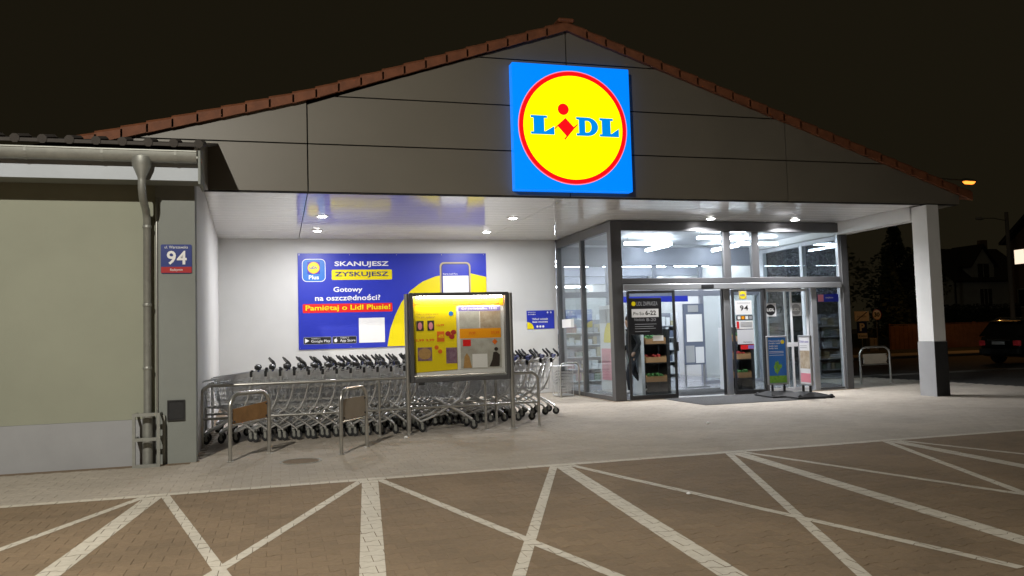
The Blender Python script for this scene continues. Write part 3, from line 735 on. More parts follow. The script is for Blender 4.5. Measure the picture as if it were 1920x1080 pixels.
for xx in (8.78, 9.32): B('leg', 'frame_silver', dz, xx + DX, xx + DX + .04, 19.515, 19.555, .007, 2.2)
for i, (a, b, c, d_, m) in enumerate(((8.80, 9.05, .66, 1.1, 'print_grey'), (9.08, 9.32, .64, 1.06, 'store_white'), (8.9, 9.2, 1.98, 2.16, 'print_grey'))): B('leaflet', m, dz, a + DX, b + DX, 19.463, 19.469, c, d_)
B('foot', 'frame_silver', dz, 8.75 + DX, 9.4 + DX, 19.35, 19.47, .007, .04)

# stickers on the doors
hb = thing('opening_hours_board', 'black opening-hours board hung on the left sliding door', 'sign', (7.8, YG - .14, 1.43))
y = YG - .145
B('panel', 'print_black', hb, 7.413, 8.208, y, YG - .1235, 1.434, 2.246, bev=.003)
sheet('emblem', disc(7.535, 2.12, .05), y - .003, 'print_yellow', hb)
text('LIDL ZAPRASZA', 7.606, 8.113, 2.075, 2.165, y - .003, 'print_grey', hb, .005)
sheet('hours_box', rect(7.483, 8.131, 1.82, 2.003), y - .003, 'print_white', hb)
text('Pn-So', 7.523, 7.775, 1.87, 1.94, y - .005, 'print_black', hb, .0); text('6-22', 7.811, 8.067, 1.865, 1.965, y - .005, 'print_black', hb, .02)
text('Niedziela', 7.542, 7.79, 1.74, 1.80, y - .003, 'print_grey', hb, .0); text('8-20', 7.83, 8.06, 1.73, 1.80, y - .003, 'print_grey', hb, .01)
for i, (z, x1) in enumerate(((1.66, 8.07), (1.61, 8.0), (1.565, 8.05), (1.50, 7.9))): sheet('print_line', rect(7.55, x1, z, z + .012), y - .003, 'print_grey', hb)
def sticker(name, lb, x0, x1, z0, z1, m, y=YG - .127):
    t = thing(name, lb, 'sticker', ((x0 + x1) / 2, y, z0)); B('film', m, t, x0, x1, y, y + .003, z0, z1); return t
y = YG - .127
s = thing('round_sticker', 'round yellow emblem sticker at the top of the door numbered 94', 'sticker', (10.28, y, 2.18))
sheet('film', rect(10.176, 10.38, 2.18, 2.371), y, 'print_gold', s); sheet('disc', disc(10.278, 2.275, .085), y - .002, 'print_yellow', s); text('LiDL', 10.215, 10.34, 2.255, 2.30, y - .004, 'print_blue', s, .03)
s = sticker('number_sticker', 'white sticker reading 94 on the sliding door', 10.07, 10.50, 1.83, 2.15, 'print_white')
text('9', 10.19, 10.285, 1.92, 2.04, y - .002, 'print_black', s, .01, name='digit'); text('4', 10.30, 10.405, 1.921, 2.04, y - .002, 'print_black', s, .01, name='digit'); text('WARSZAWSKA', 10.11, 10.46, 2.075, 2.11, y - .002, 'print_grey', s, .0)
s = sticker('payment_sticker', 'small dark strip of payment marks below the number 94', 10.092, 10.511, 1.70, 1.808, 'print_black')
for x, m in ((10.12, 'print_white'), (10.22, 'case_orange'), (10.32, 'print_white'), (10.42, 'print_grey')): sheet('card_mark', rect(x, x + .075, 1.72, 1.79), y - .002, m, s)
s = sticker('info_sticker', 'white notice with red edge between payment marks and paper on the door', 10.085, 10.515, 1.50, 1.683, 'print_white'); sheet('red_edge', rect(10.09, 10.15, 1.51, 1.67), y - .002, 'print_red', s)
for z in (1.64, 1.61, 1.58, 1.55): sheet('print_line', rect(10.19, 10.49, z, z + .01), y - .002, 'print_grey', s)
s = sticker('paper_notice', 'pale blank paper notice stuck lowest on the door numbered 94', 10.095, 10.526, 1.15, 1.483, 'store_white'); text('Zapraszamy', 10.24, 10.47, 1.18, 1.21, y - .002, 'print_black', s, .01)
s = sticker('red_sticker', 'red and violet strip sticker under the paper notice on the door', 10.17, 10.519, 1.03, 1.132, 'print_red'); sheet('violet_half', rect(10.36, 10.515, 1.04, 1.12), y - .002, 'case_lilac', s)
for i, (x, yy, mm) in enumerate(((11.07, YG - .008, 'print_black'), (11.80, YG + .057, 'print_grey'))):
    s = thing('door_emblem', ('dark', 'pale grey')[i] + ' round emblem on a white square stuck on the exit door', 'sticker', (x, yy, 1.76))
    sheet('film', rect(x - .15, x + .15, 1.77, 2.08), yy, 'store_white', s); sheet('disc', disc(x, 1.925, .13), yy - .002, mm, s); text('LiDL', x - .10, x + .10, 1.89, 1.96, yy - .004, 'print_white', s, .03)
s = thing('blue_door_sticker', 'blue strip with red end on the fixed pane beside the exit doors', 'sticker', (12.65, YG - .01, 2.09))
sheet('film', rect(12.37, 12.95, 2.09, 2.265), YG - .0085, 'print_blue', s); sheet('red_end', rect(12.375, 12.53, 2.095, 2.26), YG - .0105, 'print_pink', s); text('wejście', 12.58, 12.80, 2.16, 2.21, YG - .0105, 'print_white', s, .01)
wc = tag(B('white_card', 'print_white', None, 6.98, 7.063, 19.2, 19.85, 1.66, 1.87), 'blank white card fixed to the side mullion above the trolleys', 'card')
bpy.data.objects['white_card'].location = (0, 0, 0)

# ================================================================== TROLLEYS
def make_trolley(lb, gr, ears=True):
    t = thing('shopping_trolley', lb, 'trolley', (0, 0, 0), 0, gr)
    # basket corners: front (-x) narrower and lower, rear (x=0) wider
    def rimp(u, s):  # u 0 front..1 rear
        return Vector((-.88 + .88 * u, s * (.205 + .065 * u), .87 + .10 * u))
    def botp(u, s): return Vector((-.80 + .74 * u, s * (.165 + .055 * u), .47 - .06 * u + .04))
    bk = MB(); wr = .0042
    for s in (-1, 1):
        for k in range(6):
            v_ = k / 5
            a = botp(0, s).lerp(rimp(0, s), v_); b = botp(1, s).lerp(rimp(1, s), v_)
            bk.tube([a, b], wr if k < 5 else .0095, 4 if k == 5 else 3, cap=False)
        for k in range(14):
            u = k / 13; bk.tube([botp(u, s), rimp(u, s)], wr, 3, cap=False)
    for k in range(7):
        v_ = k / 6; a = botp(0, -1).lerp(rimp(0, -1), v_); b = botp(0, 1).lerp(rimp(0, 1), v_); bk.tube([a, b], wr if k < 6 else .006, 3, cap=False)
    for k in range(1, 9):
        q = k / 9; bk.tube([botp(0, -1).lerp(botp(0, 1), q), rimp(0, -1).lerp(rimp(0, 1), q)], wr, 3, cap=False); bk.tube([botp(0, -1).lerp(botp(0, 1), q), botp(1, -1).lerp(botp(1, 1), q)], wr, 3, cap=False)
    for k in range(1, 10):
        u = k / 9; bk.tube([botp(u, -1), botp(u, 1)], wr, 3, cap=False)
    bk.tube([rimp(1, -1), rimp(1, 1)], .006, 4, cap=False)
    bk.build('basket', 'chrome', t, local=True)
    gt = MB()
    for k in range(10):
        q = k / 9; gt.tube([(-.10 - .10, -.2 + .4 * q, .60), (-.02, -.24 + .48 * q, .955)], wr, 3, cap=False)
    for z in (.62, .74, .86, .95):
        f = (z - .6) / .355; gt.tube([(-.20 + .18 * f, -.2 - .04 * f, z), (-.20 + .18 * f, .2 + .04 * f, z)], wr, 3, cap=False)
    gt.build('rear_gate', 'chrome', t, local=True)
    for s in (-1, 1): MB().cbox(-.035, .012, s * .272 - .014, s * .272 + .014, .92, 1.0, b=.006).build('corner_bumper', 'black_plastic', t, local=True)
    ch = MB()
    for s in (-1, 1):
        ch.tube([(.11, s * .27, 1.03), (.03, s * .265, .97), (-.08, s * .25, .60), (-.16, s * .24, .46)], .0165, 6)
        ch.tube([(-.52, s * .20, .47), (-.10, s * .25, .24), (.03, s * .265, .155)], .0165, 6)
        ch.tube([(-.16, s * .24, .46), (-.55, s * .21, .24), (-.80, s * .185, .15)], .0165, 6)
    ch.tube([(-.52, -.2, .47), (-.52, .2, .47)], .0165, 6); ch.tube([(-.80, -.185, .155), (-.80, .185, .155)], .0165, 6)
    ch.tube([(-.12, -.25, .25), (-.12, .25, .25)], .009, 6)
    ch.build('chassis', 'chrome', t, smooth=True, local=True)
    h = MB().tube([(.11, -.30, 1.03), (.11, .30, 1.03)], .0145, 8).build('handle', 'black_plastic', t, smooth=True, local=True)
    for s in (-1, 1):
        if not ears:
            MB().tube([(.10, s * .20, 1.03), (.13, s * .27, 1.045), (.10, s * .305, 1.05), (.05, s * .30, 1.055)], [.026, .036, .036, .024], 8).build('grip', 'black_plastic', h, smooth=True, local=True); continue
        MB().tube([(.115, s * .245, 1.025), (.125, s * .29, 1.045), (.105, s * .30, 1.085), (.06, s * .29, 1.125), (.03, s * .28, 1.165)], [.017, .021, .022, .020, .013], 8).build('grip', 'black_plastic', h, smooth=True, local=True)
    MB().cbox(.075, .135, .10, .19, 1.0, 1.075, b=.012).build('coin_lock', 'black_plastic', h, local=True)
    MB().cbox(.09, .128, -.12, .08, .985, 1.06, b=.008).build('handle_panel', 'sign_blue', h, local=True)
    for (x, s, yy) in ((.03, -1, .265), (.03, 1, .265), (-.80, -1, .185), (-.80, 1, .185)):
        c = MB(); yy *= s
        c.lathe([(.02, 0), (.02, -.02)], (x, yy, .152), 8); c.box(x - .005, x + .04, yy - .024, yy - .018, .055, .13); c.box(x - .005, x + .04, yy + .018, yy + .024, .055, .13); c.box(x - .02, x + .04, yy - .024, yy + .024, .1301, .1345)
        c = c.build('caster', 'galv', t, local=True)
        MB().lathe([(.025, -.015), (.055, -.015), (.062, -.009), (.062, .009), (.055, .015), (.025, .015)], (x + .025, yy, .0625), 16, 'y').build('wheel', 'rubber', c, smooth=True, local=True)
        MB().lathe([(.024, -.0165), (.024, .0165)], (x + .025, yy, .0625), 10, 'y').build('hub', 'galv', c, local=True)
    return t
GA = 'trolleys nested in the row along the front rail'; GB = 'trolleys nested in the middle row'; GC = 'trolleys nested in the row nearest the wall'
rowlist = []
def lane(y, xs_, gr, lb, lblast, skew=0):
    for i, x in enumerate(xs_): rowlist.append((x, y + random.uniform(-.015, .015), random.uniform(-.012, .012), gr, ORD[i] + ' trolley from the white side wall ' + lb))
    rowlist[-1] = (xs_[-1], y + skew * .05, skew, gr, lblast)
lane(13.37, [-.40 + .212 * i for i in range(13)] + [2.98], GA, 'nested in the row behind the front rail', 'last low-handled trolley pulled out of the front row behind the notice case')
lane(14.22, [.05 + .245 * i for i in range(18)], GB, 'nested in the middle row under the poster', 'last wire trolley of the middle row, wheels showing past the front rail end', .05)
lane(15.02, [-.2 + .235 * i for i in range(23)], GC, 'nested in the row nearest the porch poster wall', 'rearmost wire trolley of the wall-side row, nearest the glass entrance', -.08)
protos = {}
for (x, y, rz, gr, lb) in rowlist:
    kd = gr == GA
    if kd not in protos: protos[kd] = o = make_trolley(lb, gr, not kd)
    else: o = copy_tree(protos[kd])
    o.location = (x, y, .001); o.rotation_euler = (0, 0, rz); o['label'] = lb; o['group'] = gr
    o.scale = (.85 if x < 2.5 else 1.0, 1.0, 1.07) if kd else (1.03, 1.03, 1.06)
# rails
def hoop_pts(x0, x1, y0, y1, h, r, z0=0, n=6):
    d = Vector((x1 - x0, y1 - y0, 0)); L_ = d.length; d.normalize()
    pts = [(0, z0)] + [(r - r * math.cos(R(90 * i / n)), h - r + r * math.sin(R(90 * i / n))) for i in range(n + 1)] + [(L_ - r + r * math.sin(R(90 * i / n)), h - r + r * math.cos(R(90 * i / n))) for i in range(n + 1)] + [(L_, z0)]
    return [(x0 + d.x * a, y0 + d.y * a, z) for a, z in pts]
def rail(y, x0, x1, posts, lb, gr=None, h=.885, lo=.40):
    t = thing('trolley_rail', lb, 'rail', ((x0 + x1) / 2, y, 0), 0, gr)
    MB().tube(hoop_pts(x0, x1, y, y, h, .13), .024, 10).build('hoop', 'steel', t, smooth=True)
    MB().tube([(x0 + .02, y, lo), (x1 - .02, y, lo)], .019, 10).build('lower_bar', 'steel', t, smooth=True)
    for p in posts: MB().tube([(p, y, 0), (p, y, h - .02)], .021, 10).build('post', 'steel', t, smooth=True)
    for p in [x0, x1] + posts: MB().lathe([(.05, 0), (.05, .006), (.03, .01)], (p, y, 0), 14).build('base_plate', 'steel', t)
rail(12.95, -1.10, 4.1, [1.5, 3.2], 'brushed steel trolley rail in front of the trolleys by the bicycle hoops')
rail(13.80, -1.12, 3.6, [1.5], 'steel trolley rail between the front and middle trolley rows')
rail(15.52, -1.14, 4.3, [1.5], 'steel trolley rail between the trolleys and the porch wall')
# hoop and basket stack by the glass
hp = tag(MB().tube(hoop_pts(6.42, 6.98, 18.5, 18.75, .80, .12), .022, 10).build('steel_hoop', 'steel', None, smooth=True), 'low bent steel hoop guarding the glass next to the basket stack', 'hoop')
for i in range(5):
    t = thing('shopping_basket', ('bottom wire hand basket in the stack beside the side glass', 'second wire hand basket up in the stack by the side glass', 'middle wire hand basket in the stack beside the side glass', 'fourth wire hand basket up in the stack by the side glass', 'topmost wire hand basket in the stack beside the side glass')[i], 'basket', (6.62, 18.95, .05 + .07 * i), 0, 'stacked hand baskets')
    mb = MB()
    for q in range(12):
        a = q / 11
        mb.tube([(6.44 + .36 * a, 18.72, .30 + .07 * i), (6.48 + .28 * a, 18.77, .05 + .07 * i), (6.48 + .28 * a, 19.05, .05 + .07 * i), (6.44 + .36 * a, 19.10, .30 + .07 * i)], .004, 4)
    mb.tube([(6.44, 18.72, .30 + .07 * i), (6.80, 18.72, .30 + .07 * i), (6.80, 19.10, .30 + .07 * i), (6.44, 19.10, .30 + .07 * i)], .006, 4, closed=True)
    mb.build('wire_body', 'chrome', t)
    MB().tube([(6.44, 18.91, .30 + .07 * i), (6.44, 18.86, .33 + .07 * i), (6.80, 18.86, .33 + .07 * i), (6.80, 18.91, .30 + .07 * i)], .006, 4).build('handle', 'black_plastic', t)
tr = thing('basket_trolley', 'low wire platform with pale lid carrying the hand baskets', 'basket stand', (6.62, 18.9, 0))
B('tray', 'chrome', tr, 6.42, 6.82, 18.70, 19.12, .02, .045)
B('lid', 'store_white', tr, 6.40, 6.84, 18.68, 19.14, .72, .745, bev=.006)
for x in (6.43, 6.81):
    for yy in (18.71, 19.11): MB().tube([(x, yy, 0), (x, yy, .72)], .008, 6).build('leg', 'chrome', tr)

# ================================================================== BICYCLE HOOPS
def rack(name, lb, a, b, h, r, panel, pm_, tilt=0, rr=.026):
    t = thing(name, lb, 'bike rack', ((a[0] + b[0]) / 2, (a[1] + b[1]) / 2, 0))
    MB().tube(hoop_pts(a[0], b[0], a[1], b[1], h, r, n=8), rr, 12).build('hoop', 'steel', t, smooth=True)
    d = Vector((b[0] - a[0], b[1] - a[1], 0)); L_ = d.length; d.normalize(); nn = Vector((-d.y, d.x, 0))
    p0, p1, z0, z1 = panel
    mb = MB(); pts = [(p0, z0), (p1, z0 + tilt * .4), (p1, z1 + tilt), (p0, z1)]
    vs = [Vector((a[0], a[1], 0)) + d * q + nn * e + Vector((0, 0, z)) for e in (-.006, .006) for q, z in pts]
    mb.add(vs, [(0, 1, 2, 3), (7, 6, 5, 4), (0, 4, 5, 1), (1, 5, 6, 2), (2, 6, 7, 3), (3, 7, 4, 0)]); mb.build('panel', pm_, t)
    mb = MB(); mb.tube([Vector((a[0], a[1], z0 - .02)) + d * .01, Vector((a[0], a[1], z0 - .02 + tilt * .4)) + d * (L_ - .01)], .011, 8); mb.build('cross_bar', 'steel', t, smooth=True)
    for q, z in ((p0 + .02, z0 + .03), (p1 - .02, z0 + .05), (p1 - .02, z1 - .03 + tilt)):
        c = Vector((a[0], a[1], z)) + d * q - nn * .012; MB().lathe([(.012, -.008), (.012, .008)], c, 8, 'y').build('bolt', 'rubber', t)
    for p in (a, b): MB().lathe([(.045, 0), (.045, .006), (.03, .009)], (p[0], p[1], 0), 14).build('base_plate', 'steel', t)
rack('bicycle_rack', 'steel bicycle hoop with brown plywood panel beside the grey pilaster', (-.61, 11.13), (-.14, 11.72), .85, .18, (.05, .71, .47, .66), 'plywood', .05)
rack('bicycle_rack', 'steel bicycle hoop with pale beige panel left of the notice case', (.78, 11.14), (1.175, 11.735), .85, .17, (.05, .67, .44, .72), 'board_beige', .0)
rack('bicycle_rack', 'steel hoop with pale panel standing beyond the glass entrance', (14.36, 17.9), (15.29, 17.92), .93, .2, (.10, .83, .50, .76), 'board_beige', 0)

# ================================================================== NOTICE CASE
nc = thing('notice_case', 'lit glazed notice case on two steel posts before the trolleys', 'notice board', (2.8, 12.9, 0))
for x in (1.945, 3.645):
    MB().tube([(x, 12.9, 0), (x, 12.9, 2.20)], .037, 14).build('post', 'steel', nc, smooth=True); MB().lathe([(.075, 0), (.075, .008), (.045, .012)], (x, 12.9, 0), 16).build('base_plate', 'steel', nc)
x0, x1, z0, z1 = 1.985, 3.605, .80, 2.215
B('back_panel', 'white_paint', nc, x0 + .02, x1 - .02, 12.955, 12.975, z0 + .02, z1 - .02)
for b in ((x0, x0 + .06, z0, z1), (x1 - .06, x1, z0, z1)): B('frame', 'frame_grey', nc, b[0], b[1], 12.835, 12.985, b[2], b[3], bev=.008)
B('frame', 'frame_grey', nc, x0 + .0605, x1 - .0605, 12.835, 12.985, z1 - .055, z1, bev=.008); B('frame', 'frame_grey', nc, x0 + .0605, x1 - .0605, 12.835, 12.985, z0, z0 + .065, bev=.008)
B('inner_ledge', 'frame_silver', nc, x0 + .061, x1 - .061, 12.865, 12.95, z0 + .066, z0 + .085)
B('pane', 'glass_case', nc, x0 + .061, x1 - .061, 12.846, 12.852, z0 + .066, z1 - .056)
B('lock', 'frame_dark', nc, 2.10, 2.2, 12.82, 12.834, .765, .80)
B('case_lamp', 'case_tube', nc, 2.1, 3.5, 12.862, 12.89, z1 - .085, z1 - .058)
y = 12.945
sheet('header', rect(2.05, 3.54, 2.005, 2.155), y - .002, 'case_orange', nc)
text('DLA TAKICH OKAZJI', 2.083, 2.676, 2.018, 2.063, y - .004, 'case_deep', nc, .02)
sheet('header_box', rect(2.702, 3.47, 2.017, 2.10), y - .004, 'case_deep', nc); text('ZAKUPY ROBIĘ W LIDLU!', 2.722, 3.444, 2.035, 2.085, y - .006, 'case_yellow', nc, .012)
sheet('left_leaflet', [(2.07, .955), (2.755, .985), (2.75, 2.003), (2.05, 2.003)], y - .0045, 'case_yellow', nc)
sheet('right_leaflet', rect(2.785, 3.49, .985, 2.003), y - .0045, 'case_paper', nc)
def nb(n_, *a): return sheet(n_, rect(*a[:4]), y - .007 - a[5] * .002 if len(a) > 5 else y - .007, a[4], nc)
nb('print_band', 2.79, 3.485, 1.915, 1.985, 'case_lilac'); text('Od poniedziałku, 13.02', 2.84, 3.43, 1.925, 1.972, y - .0095, 'print_white', nc, .015)
text('Tylko w dobrej cenie', 2.10, 2.46, 1.862, 1.89, y - .007, 'case_tan', nc, .0); text('To się opłaca!', 2.10, 2.40, 1.81, 1.845, y - .007, 'case_tan', nc, .01)
sheet('round_mark', disc(2.665, 1.88, .038, 16), y - .007, 'print_skyblue', nc)
for (a, b) in ((2.10, 2.22), (2.28, 2.388)):
    nb('photo', a, b, 1.615, 1.775, 'hair'); sheet('photo_detail', disc((a + b) / 2, 1.69, .035, 16, .06), y - .0095, 'print_pink', nc)
nb('photo', 2.114, 2.344, 1.137, 1.351, 'case_purple'); sheet('photo_detail', disc(2.229, 1.25, .105, 20, .09), y - .0095, 'case_tan', nc)
nb('photo', 2.572, 2.751, 1.084, 1.337, 'case_purple')
nb('price_block', 2.43, 2.55, 1.435, 1.60, 'case_deep'); text('-40%', 2.44, 2.54, 1.49, 1.55, y - .0095, 'case_yellow', nc, .02)
for dx, dz_ in ((2.61, 1.56), (2.70, 1.58), (2.67, 1.51)): sheet('photo_detail', disc(dx, dz_, .045, 16, .04), y - .007 - dx * .0004, 'produce_red', nc)
text('5,99', 2.08, 2.22, 1.44, 1.485, y - .007, 'case_deep', nc, .04); text('3,99', 2.25, 2.385, 1.44, 1.485, y - .007, 'case_deep', nc, .04)
text('12,99', 2.43, 2.55, 1.68, 1.715, y - .007, 'case_deep', nc, .04)
for i, (dx, dz_) in enumerate(((2.42, 1.345), (2.475, 1.28))): sheet('round_mark', disc(dx, dz_, .035, 16), y - .007 - i * .001, 'case_deep', nc)
nb('photo', 2.80, 3.13, 1.635, 1.91, 'case_room'); nb('photo', 3.145, 3.485, 1.635, 1.91, 'case_bed')
nb('print_band', 2.80, 3.487, 1.475, 1.632, 'case_orange'); text('39,99', 2.95, 3.06, 1.53, 1.58, y - .0095, 'case_deep', nc, .02); text('59,99', 3.32, 3.46, 1.53, 1.58, y - .0095, 'case_deep', nc, .02)
nb('photo', 2.81, 3.485, .995, 1.47, 'case_room')
nb('price_block', 2.85, 2.98, 1.35, 1.455, 'print_red', 1); sheet('price_diamond', [(3.38, 1.46), (3.335, 1.41), (3.38, 1.36), (3.425, 1.41)], y - .0095, 'case_deep', nc)
nb('photo_detail', 3.0, 3.25, 1.0, 1.22, 'print_white', 1)
sheet('photo_figure', [(3.28, 1.01), (3.45, 1.01), (3.46, 1.2), (3.40, 1.25), (3.35, 1.24), (3.33, 1.12)], y - .0098, 'hair', nc); sheet('photo_figure', disc(3.40, 1.29, .032, 14), y - .0098, 'hair', nc)
sheet('photo_figure', [(2.85, 1.0), (2.99, 1.0), (2.95, 1.18), (2.91, 1.24), (2.87, 1.18)], y - .0098, 'case_tan', nc)

# ================================================================== PAVEMENT STANDS
def astand(lb, loc, rz, colr, seed):
    t = thing('pavement_sign', lb, 'sign', loc, rz)
    L = dict(local=True)
    MB().add([(-.36, -.42, .015), (.36, -.42, .015), (.36, .42, .015), (-.36, .42, .015), (-.36, -.42, .045), (.36, -.42, .045), (.36, .42, .045), (-.36, .42, .045), (-.24, -.10, .125), (.24, -.10, .125), (.24, .10, .125), (-.24, .10, .125)],
             [(3, 2, 1, 0), (0, 1, 5, 4), (1, 2, 6, 5), (2, 3, 7, 6), (3, 0, 4, 7), (4, 5, 9, 8), (5, 6, 10, 9), (6, 7, 11, 10), (7, 4, 8, 11), (8, 9, 10, 11)]).build('base', 'rubber', t, local=True)
    for x in (-.32, .32):
        for yy in (-.36, .36): MB().lathe([(.045, -.02), (.045, .02)], (x, yy, .045), 12, 'x').build('roller', 'black_plastic', t, **L)
    for x in (-.14, .14): B('spring_post', 'black_plastic', t, x - .02, x + .02, -.02, .02, .125, .265, **L)
    for b in ((-.24, -.205, .265, 1.325), (.205, .24, .265, 1.325)): B('frame', 'frame_silver', t, b[0], b[1], -.022, .022, b[2], b[3], bev=.005, **L)
    for b in ((.265, .30), (1.29, 1.325)): B('frame', 'frame_silver', t, -.2045, .2045, -.022, .022, b[0], b[1], bev=.005, **L)
    B('poster', colr, t, -.2045, .2045, -.012, .012, .3005, 1.2895, **L)
    for sd in (-1,):
        y = -.0145
        if colr == 'print_skyblue':
            for z, a in ((1.20, .10), (1.15, .06), (1.09, .0), (1.04, .0)): text('Nowości' if z > 1.16 else 'świeże i tanie', -.185, a + .02, z, z + .038, y, 'print_white', t, .02, local=True)
            for z in (.98, .95, .90): sheet('print_line', rect(-.185, .15, z, z + .009), y, 'print_white', t, local=True)
            sheet('emblem', disc(.135, 1.19, .045, 20), y, 'print_yellow', t, local=True)
            sheet('ground_band', rect(-.2, .2, .305, .46), y, 'print_green', t, local=True)
            random.seed(seed)
            for k in range(16):
                a = random.uniform(0, 6.28); r_ = random.uniform(0, .10); cx, cz = r_ * math.cos(a) * .9, .66 + r_ * 1.3 * math.sin(a)
                sheet('leaf_print', [(cx, cz - .06), (cx + .03, cz), (cx, cz + .06), (cx - .03, cz)], y - .001 - k * .0002, 'print_green', t, local=True)
        else:
            text('Dobra cena', -.18, .17, 1.17, 1.22, y, 'case_lilac', t, .01, local=True)
            sheet('photo', rect(-.19, .19, .62, 1.0), y, 'case_bed', t, local=True)
            sheet('photo', rect(-.19, .19, .33, .52), y, 'print_pink', t, local=True)
            for z in (1.1, 1.06): sheet('print_line', rect(-.18, .1, z, z + .01), y, 'print_grey', t, local=True)
    return t
astand('pavement stand with blue poster and green leaf picture before the exit doors', (10.47, 15.72, 0), R(-6), 'print_skyblue', 3)
astand('pavement stand with pale pink poster turned edge-on beside the blue one', (10.78, 15.15, 0), R(-95), 'store_white', 4)

# ================================================================== PERSON IN THE LOBBY
def person(loc, rz):
    jo = {'pelvis': (0, 0, .93), 'waist': (0, 0, 1.08), 'chest': (.02, 0, 1.32), 'neck': (.04, 0, 1.50), 'chin': (.07, 0, 1.58), 'head': (.07, 0, 1.68), 'crown': (.05, 0, 1.76),
          'lsh': (.02, .19, 1.43), 'lel': (-.08, .25, 1.16), 'lwr': (.06, .24, .94), 'lha': (.11, .23, .87), 'rsh': (.02, -.19, 1.43), 'rel': (-.02, -.26, 1.15), 'rwr': (.16, -.22, 1.0), 'rha': (.23, -.20, .97),
          'lhip': (0, .10, .88), 'lkn': (.16, .10, .50), 'lan': (.12, .10, .09), 'lto': (.27, .11, .04), 'rhip': (0, -.10, .88), 'rkn': (-.06, -.10, .48), 'ran': (-.34, -.10, .14), 'rto': (-.22, -.11, .045)}
    rad = {'pelvis': (.16, .13), 'waist': (.16, .125), 'chest': (.19, .14), 'neck': (.06, .06), 'chin': (.075, .085), 'head': (.085, .10), 'crown': (.055, .06), 'lsh': (.075,) * 2, 'lel': (.058,) * 2, 'lwr': (.042,) * 2, 'lha': (.035,) * 2, 'rsh': (.075,) * 2, 'rel': (.058,) * 2, 'rwr': (.042,) * 2, 'rha': (.035,) * 2,
           'lhip': (.098,) * 2, 'lkn': (.068,) * 2, 'lan': (.055,) * 2, 'lto': (.042,) * 2, 'rhip': (.098,) * 2, 'rkn': (.068,) * 2, 'ran': (.055,) * 2, 'rto': (.042,) * 2}
    ed = [('pelvis', 'waist'), ('waist', 'chest'), ('chest', 'neck'), ('neck', 'chin'), ('chin', 'head'), ('head', 'crown'), ('chest', 'lsh'), ('lsh', 'lel'), ('lel', 'lwr'), ('lwr', 'lha'), ('chest', 'rsh'), ('rsh', 'rel'), ('rel', 'rwr'), ('rwr', 'rha'),
          ('pelvis', 'lhip'), ('lhip', 'lkn'), ('lkn', 'lan'), ('lan', 'lto'), ('pelvis', 'rhip'), ('rhip', 'rkn'), ('rkn', 'ran'), ('ran', 'rto')]
    ks = list(jo)
    me = bpy.data.meshes.new('body'); me.from_pydata([jo[k] for k in ks], [(ks.index(a), ks.index(b)) for a, b in ed], [])
    ob = bpy.data.objects.new('body', me); col.objects.link(ob)
    ob.modifiers.new('skin', 'SKIN'); ss = ob.modifiers.new('sub', 'SUBSURF'); ss.levels = 2; ss.render_levels = 2
    for i, k in enumerate(ks):
        v = me.skin_vertices[0].data[i]; v.radius = rad[k]; v.use_root = (k == 'pelvis')
    m2 = bpy.data.meshes.new_from_object(ob.evaluated_get(bpy.context.evaluated_depsgraph_get()))
    bpy.data.objects.remove(ob)
    t = thing('person', 'person in dark jacket and trousers walking behind the opening-hours door', 'person', loc, rz)
    for m in ('cloth_dark', 'cloth_trouser', 'skin', 'sign_white', 'hair'): m2.materials.append(M[m])
    for p in m2.polygons:
        c = p.center; p.use_smooth = True
        if c.z > 1.535: p.material_index = 2
        elif c.z > .86 and not (abs(c.y) > .17 and c.z < .97 and c.x > .03): p.material_index = 0
        elif abs(c.y) > .17 and c.z > .8 and c.x > .03: p.material_index = 2
        elif c.z > .12: p.material_index = 1
        else: p.material_index = 3
    b = bpy.data.objects.new('body', m2); col.objects.link(b); b.parent = t
    MB().lathe([(.05, -.06), (.098, -.03), (.108, .03), (.09, .085), (.04, .115)], (.04, 0, 1.69), 16).build('hair', 'hair', t, smooth=True, local=True)
    MB().tube([(.17, 0, 1.66), (.19, 0, 1.635)], [.012, .018], 6).build('nose', 'skin', t, smooth=True, local=True)
    MB().tube([(-.22, .12, 1.45), (-.20, .0, 1.50), (-.2, -.12, 1.45)], .03, 6).build('hood', 'cloth_dark', t, smooth=True, local=True)
    return t
pe = person((8.12, 18.1, .008), R(175)); pe.scale = (1.05, 1.05, 1.05)

